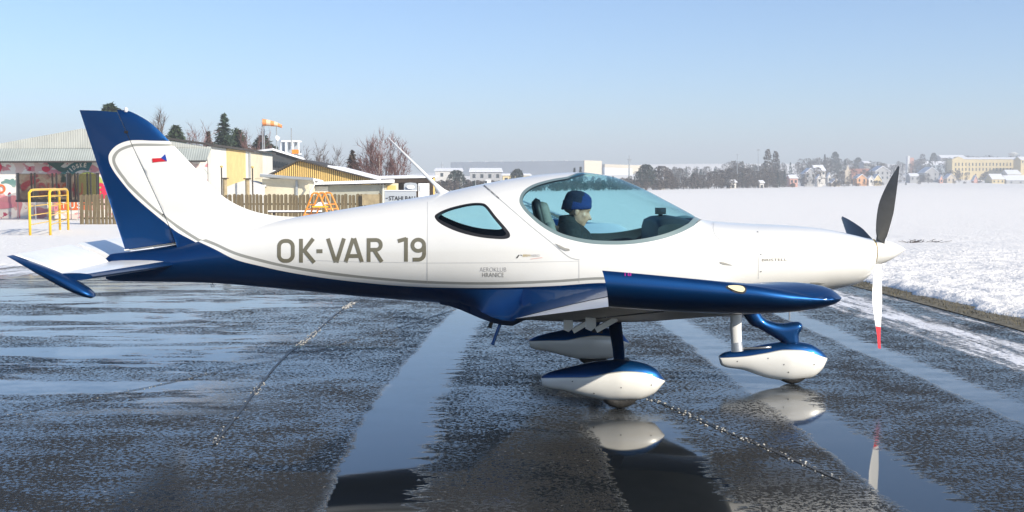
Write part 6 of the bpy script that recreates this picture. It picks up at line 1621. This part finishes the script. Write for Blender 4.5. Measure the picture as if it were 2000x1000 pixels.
# long yellow building
YD = 880 - 9.05
o = thing('long_yellow_building', 'long two storey yellow building with many windows on the slope', 'building', ground_at(P(1925, 340, YD).x, YD))
a, b2 = P(1861, 311, YD), P(1990, 311, YD); z0 = gz(b2.x, YD) - 2
mb = MB(); mb.bx(a.x, b2.x, YD, YD + 14, z0, a.z); yw = mb.build('wall', yelw, o)
mb = MB(); c0, c1, c2 = P(1860, 311, YD - 1), P(1884, 311, YD - 1), P(1873, 306, YD - 1); mb.prism([Vector((c0.x, YD - 1, z0)), Vector((c1.x, YD - 1, z0)), c1, c2, c0], (0, 10, 0)); mb.build('gabled_bay', yelw, o)
mb = MB(); zr = P(1900, 307.5, YD).z; mb.prism([Vector((a.x, YD - .4, a.z)), Vector((b2.x + .4, YD - .4, a.z)), Vector((b2.x, YD + 7, zr)), Vector((a.x, YD + 7, zr))], (0, 0, 0.3)); mb.build('roof', RS, o)
for r_, (yy0, yy1) in enumerate(((318, 324), (328, 333.5), (337, 341))):
    for k in range(19):
        px = 1865.5 + k * 6.7
        if r_ == 2 and k > 4: continue
        yq = YD - (1.06 if px < 1884 else 0.06); p0, p1 = P(px, yy0, yq), P(px + 2.0, yy1, yq); mb = MB(); mb.bx(p0.x, p1.x, yq, yq + 0.1, p1.z, p0.z); mb.build('window', M['bglass'], yw)
o = simple_block('long_yellow_building', 'second yellow block cut off at the right of the long yellow building', 1994, 2060, 312, 860, 12, yelw, RS, 'building', 306, None, 9)
# low sheds and van by the factory
simple_block('pale_shed', 'long pale shed with snowy roof left of the factory', 850, 902, 333, 420, 14, whitew, RS, 'shed', 329, None, 2)
simple_block('dark_shed', 'grey shed with snowy roof in front of the factory', 918, 980, 335, 400, 14, greyw, RS, 'shed', 329, None, 4)
simple_block('yellow_shed', 'low yellow shed in front of the factory', 982, 1036, 342, 380, 8, yelw, RS, 'shed', 340, None, 4)
o = thing('white_van', 'white box van parked beyond the cabin roof', 'van', ground_at(P(951, 365, 230).x, 230))
a, b2 = P(946, 351, 230), P(959, 351, 230); z0 = P(950, 366, 230).z
mb = MB(); mb.prism([Vector((a.x, 230, z0)), Vector((b2.x, 230, z0)), Vector((b2.x, 230, a.z)), Vector((a.x + 0.25, 230, a.z)), Vector((a.x, 230, a.z - 0.6))], (0, 2.0, 0)); mb.build('body', M['white_paint'], o)
mb = MB(); mb.bx(a.x + 0.06, a.x + 0.55, 229.96, 230.02, a.z - 0.75, a.z - 0.2); mb.build('window', M['bglass'], o)
for u in (0.2, 0.8):
    mb = MB(); xx = a.x + (b2.x - a.x) * u; mb.tube([(xx, 229.95, z0), (xx, 230.15, z0)], 0.3, 12); mb.build('wheel', M['tyre'], o)
# masts and pylons
def mast(lab, px, yt_, yb_, d, r, cat='mast', arms=(), name='lattice_mast'):
    Y = d - 9.05; o = thing(name, lab, cat, ground_at(P(px, yb_, Y).x, Y)); t_, b_ = P(px, yt_, Y), P(px, yb_, Y); b_.z = min(b_.z, gz(b_.x, Y))
    mb = MB(); mb.tube([b_, t_], [r, r * 0.35], 4); mb.build('mast', M['gutter'], o)
    for ay, hw in arms: c0 = P(px, ay, Y); mb = MB(); mb.tube([c0 - Vector((hw, 0, 0)), c0 + Vector((hw, 0, 0))], r * 0.35, 4); mb.build('cross_arm', M['gutter'], o)
mast('thin power pylon in front of the lit factory wing', 1229, 303, 338, 560, 0.5, 'pylon', ((311, 1.1), (314, 0.7)), 'power_pylon')
mast('thin power pylon above the pale sheds left of the factory', 863, 316, 340, 600, 0.4, 'pylon', ((322, 0.9),), 'power_pylon')
mast('slim white floodlight mast rising from the woods', 1481, 291, 345, 520, 0.25, 'mast', ((292, 0.7), (294, 0.7)))
mast('short antenna mast on top of the woods', 1440, 301, 330, 480, 0.2, 'mast', ((302, 0.5),))
mast('plain grey lamp pole beyond the cabin roof', 929, 339, 366, 210, 0.08, 'pole', (), 'lamp_pole')
o = thing('water_tower', 'small pale water tower on the far right skyline', 'tower', ground_at(P(1978, 310, 1100).x, 1100))
c0 = P(1978, 300, 1100); mb = MB(); mb.tube([(c0.x, 1100, gz(c0.x, 1100)), (c0.x, 1100, c0.z)], 1.0, 8); mb.build('stem', M['pale'], o); mb = MB(); mb.tube([(c0.x, 1100, c0.z - 3), (c0.x, 1100, c0.z), (c0.x, 1100, c0.z + 1.5)], [1.2, 5, 1.5], 12); mb.build('tank', M['pale'], o)
o = thing('white_turret', 'tiny white turret on a pinkish roof on the skyline', 'house', ground_at(P(1776, 312, 950).x, 950))
mb = MB(); box_px(mb, 1773, 1777, 304, 315, 950, 4, 0, True); mb.build('turret', M['white_paint'], o); mb = MB(); box_px(mb, 1777, 1785, 308, 318, 950, 8, 0, True); mb.build('wall', pinkw, o)
# the dark twig lying on the snow by the spinner
c0 = G(1800, 477); o = thing('dead_stalks', 'dark dead stalks lying on the snow beyond the spinner', 'stalks', c0); mb = MB(); rr = random.Random(4)
for i in range(45):
    p = c0 + Vector((rr.uniform(-0.5, 0.5), rr.uniform(-0.25, 0.25), 0.05)); mb.tube([p, p + Vector((rr.gauss(0.1, 0.15), rr.gauss(0, 0.1), rr.uniform(0.0, 0.12)))], 0.008, 3)
ob = mb.build('stalk', M['brown'], o); ob['kind'] = 'stuff'

# ================================================================== air
hz = MB(); hz.bx(-2750, 2750, -700, 2750, -4.5, 75)
hm = bpy.data.materials.new('winter_haze'); hm.use_nodes = True; n, l = nodes(hm); n.remove(n['Principled BSDF'])
pvn = n.new('ShaderNodeVolumePrincipled'); pvn.inputs['Color'].default_value = (0.88, 0.93, 0.99, 1); pvn.inputs['Density'].default_value = 0.0008; pvn.inputs['Anisotropy'].default_value = 0.0
l.new(pvn.outputs[0], n['Material Output'].inputs['Volume'])
tag(hz.build('haze', hm), 'pale blue winter haze over the field', 'haze', kind='stuff')
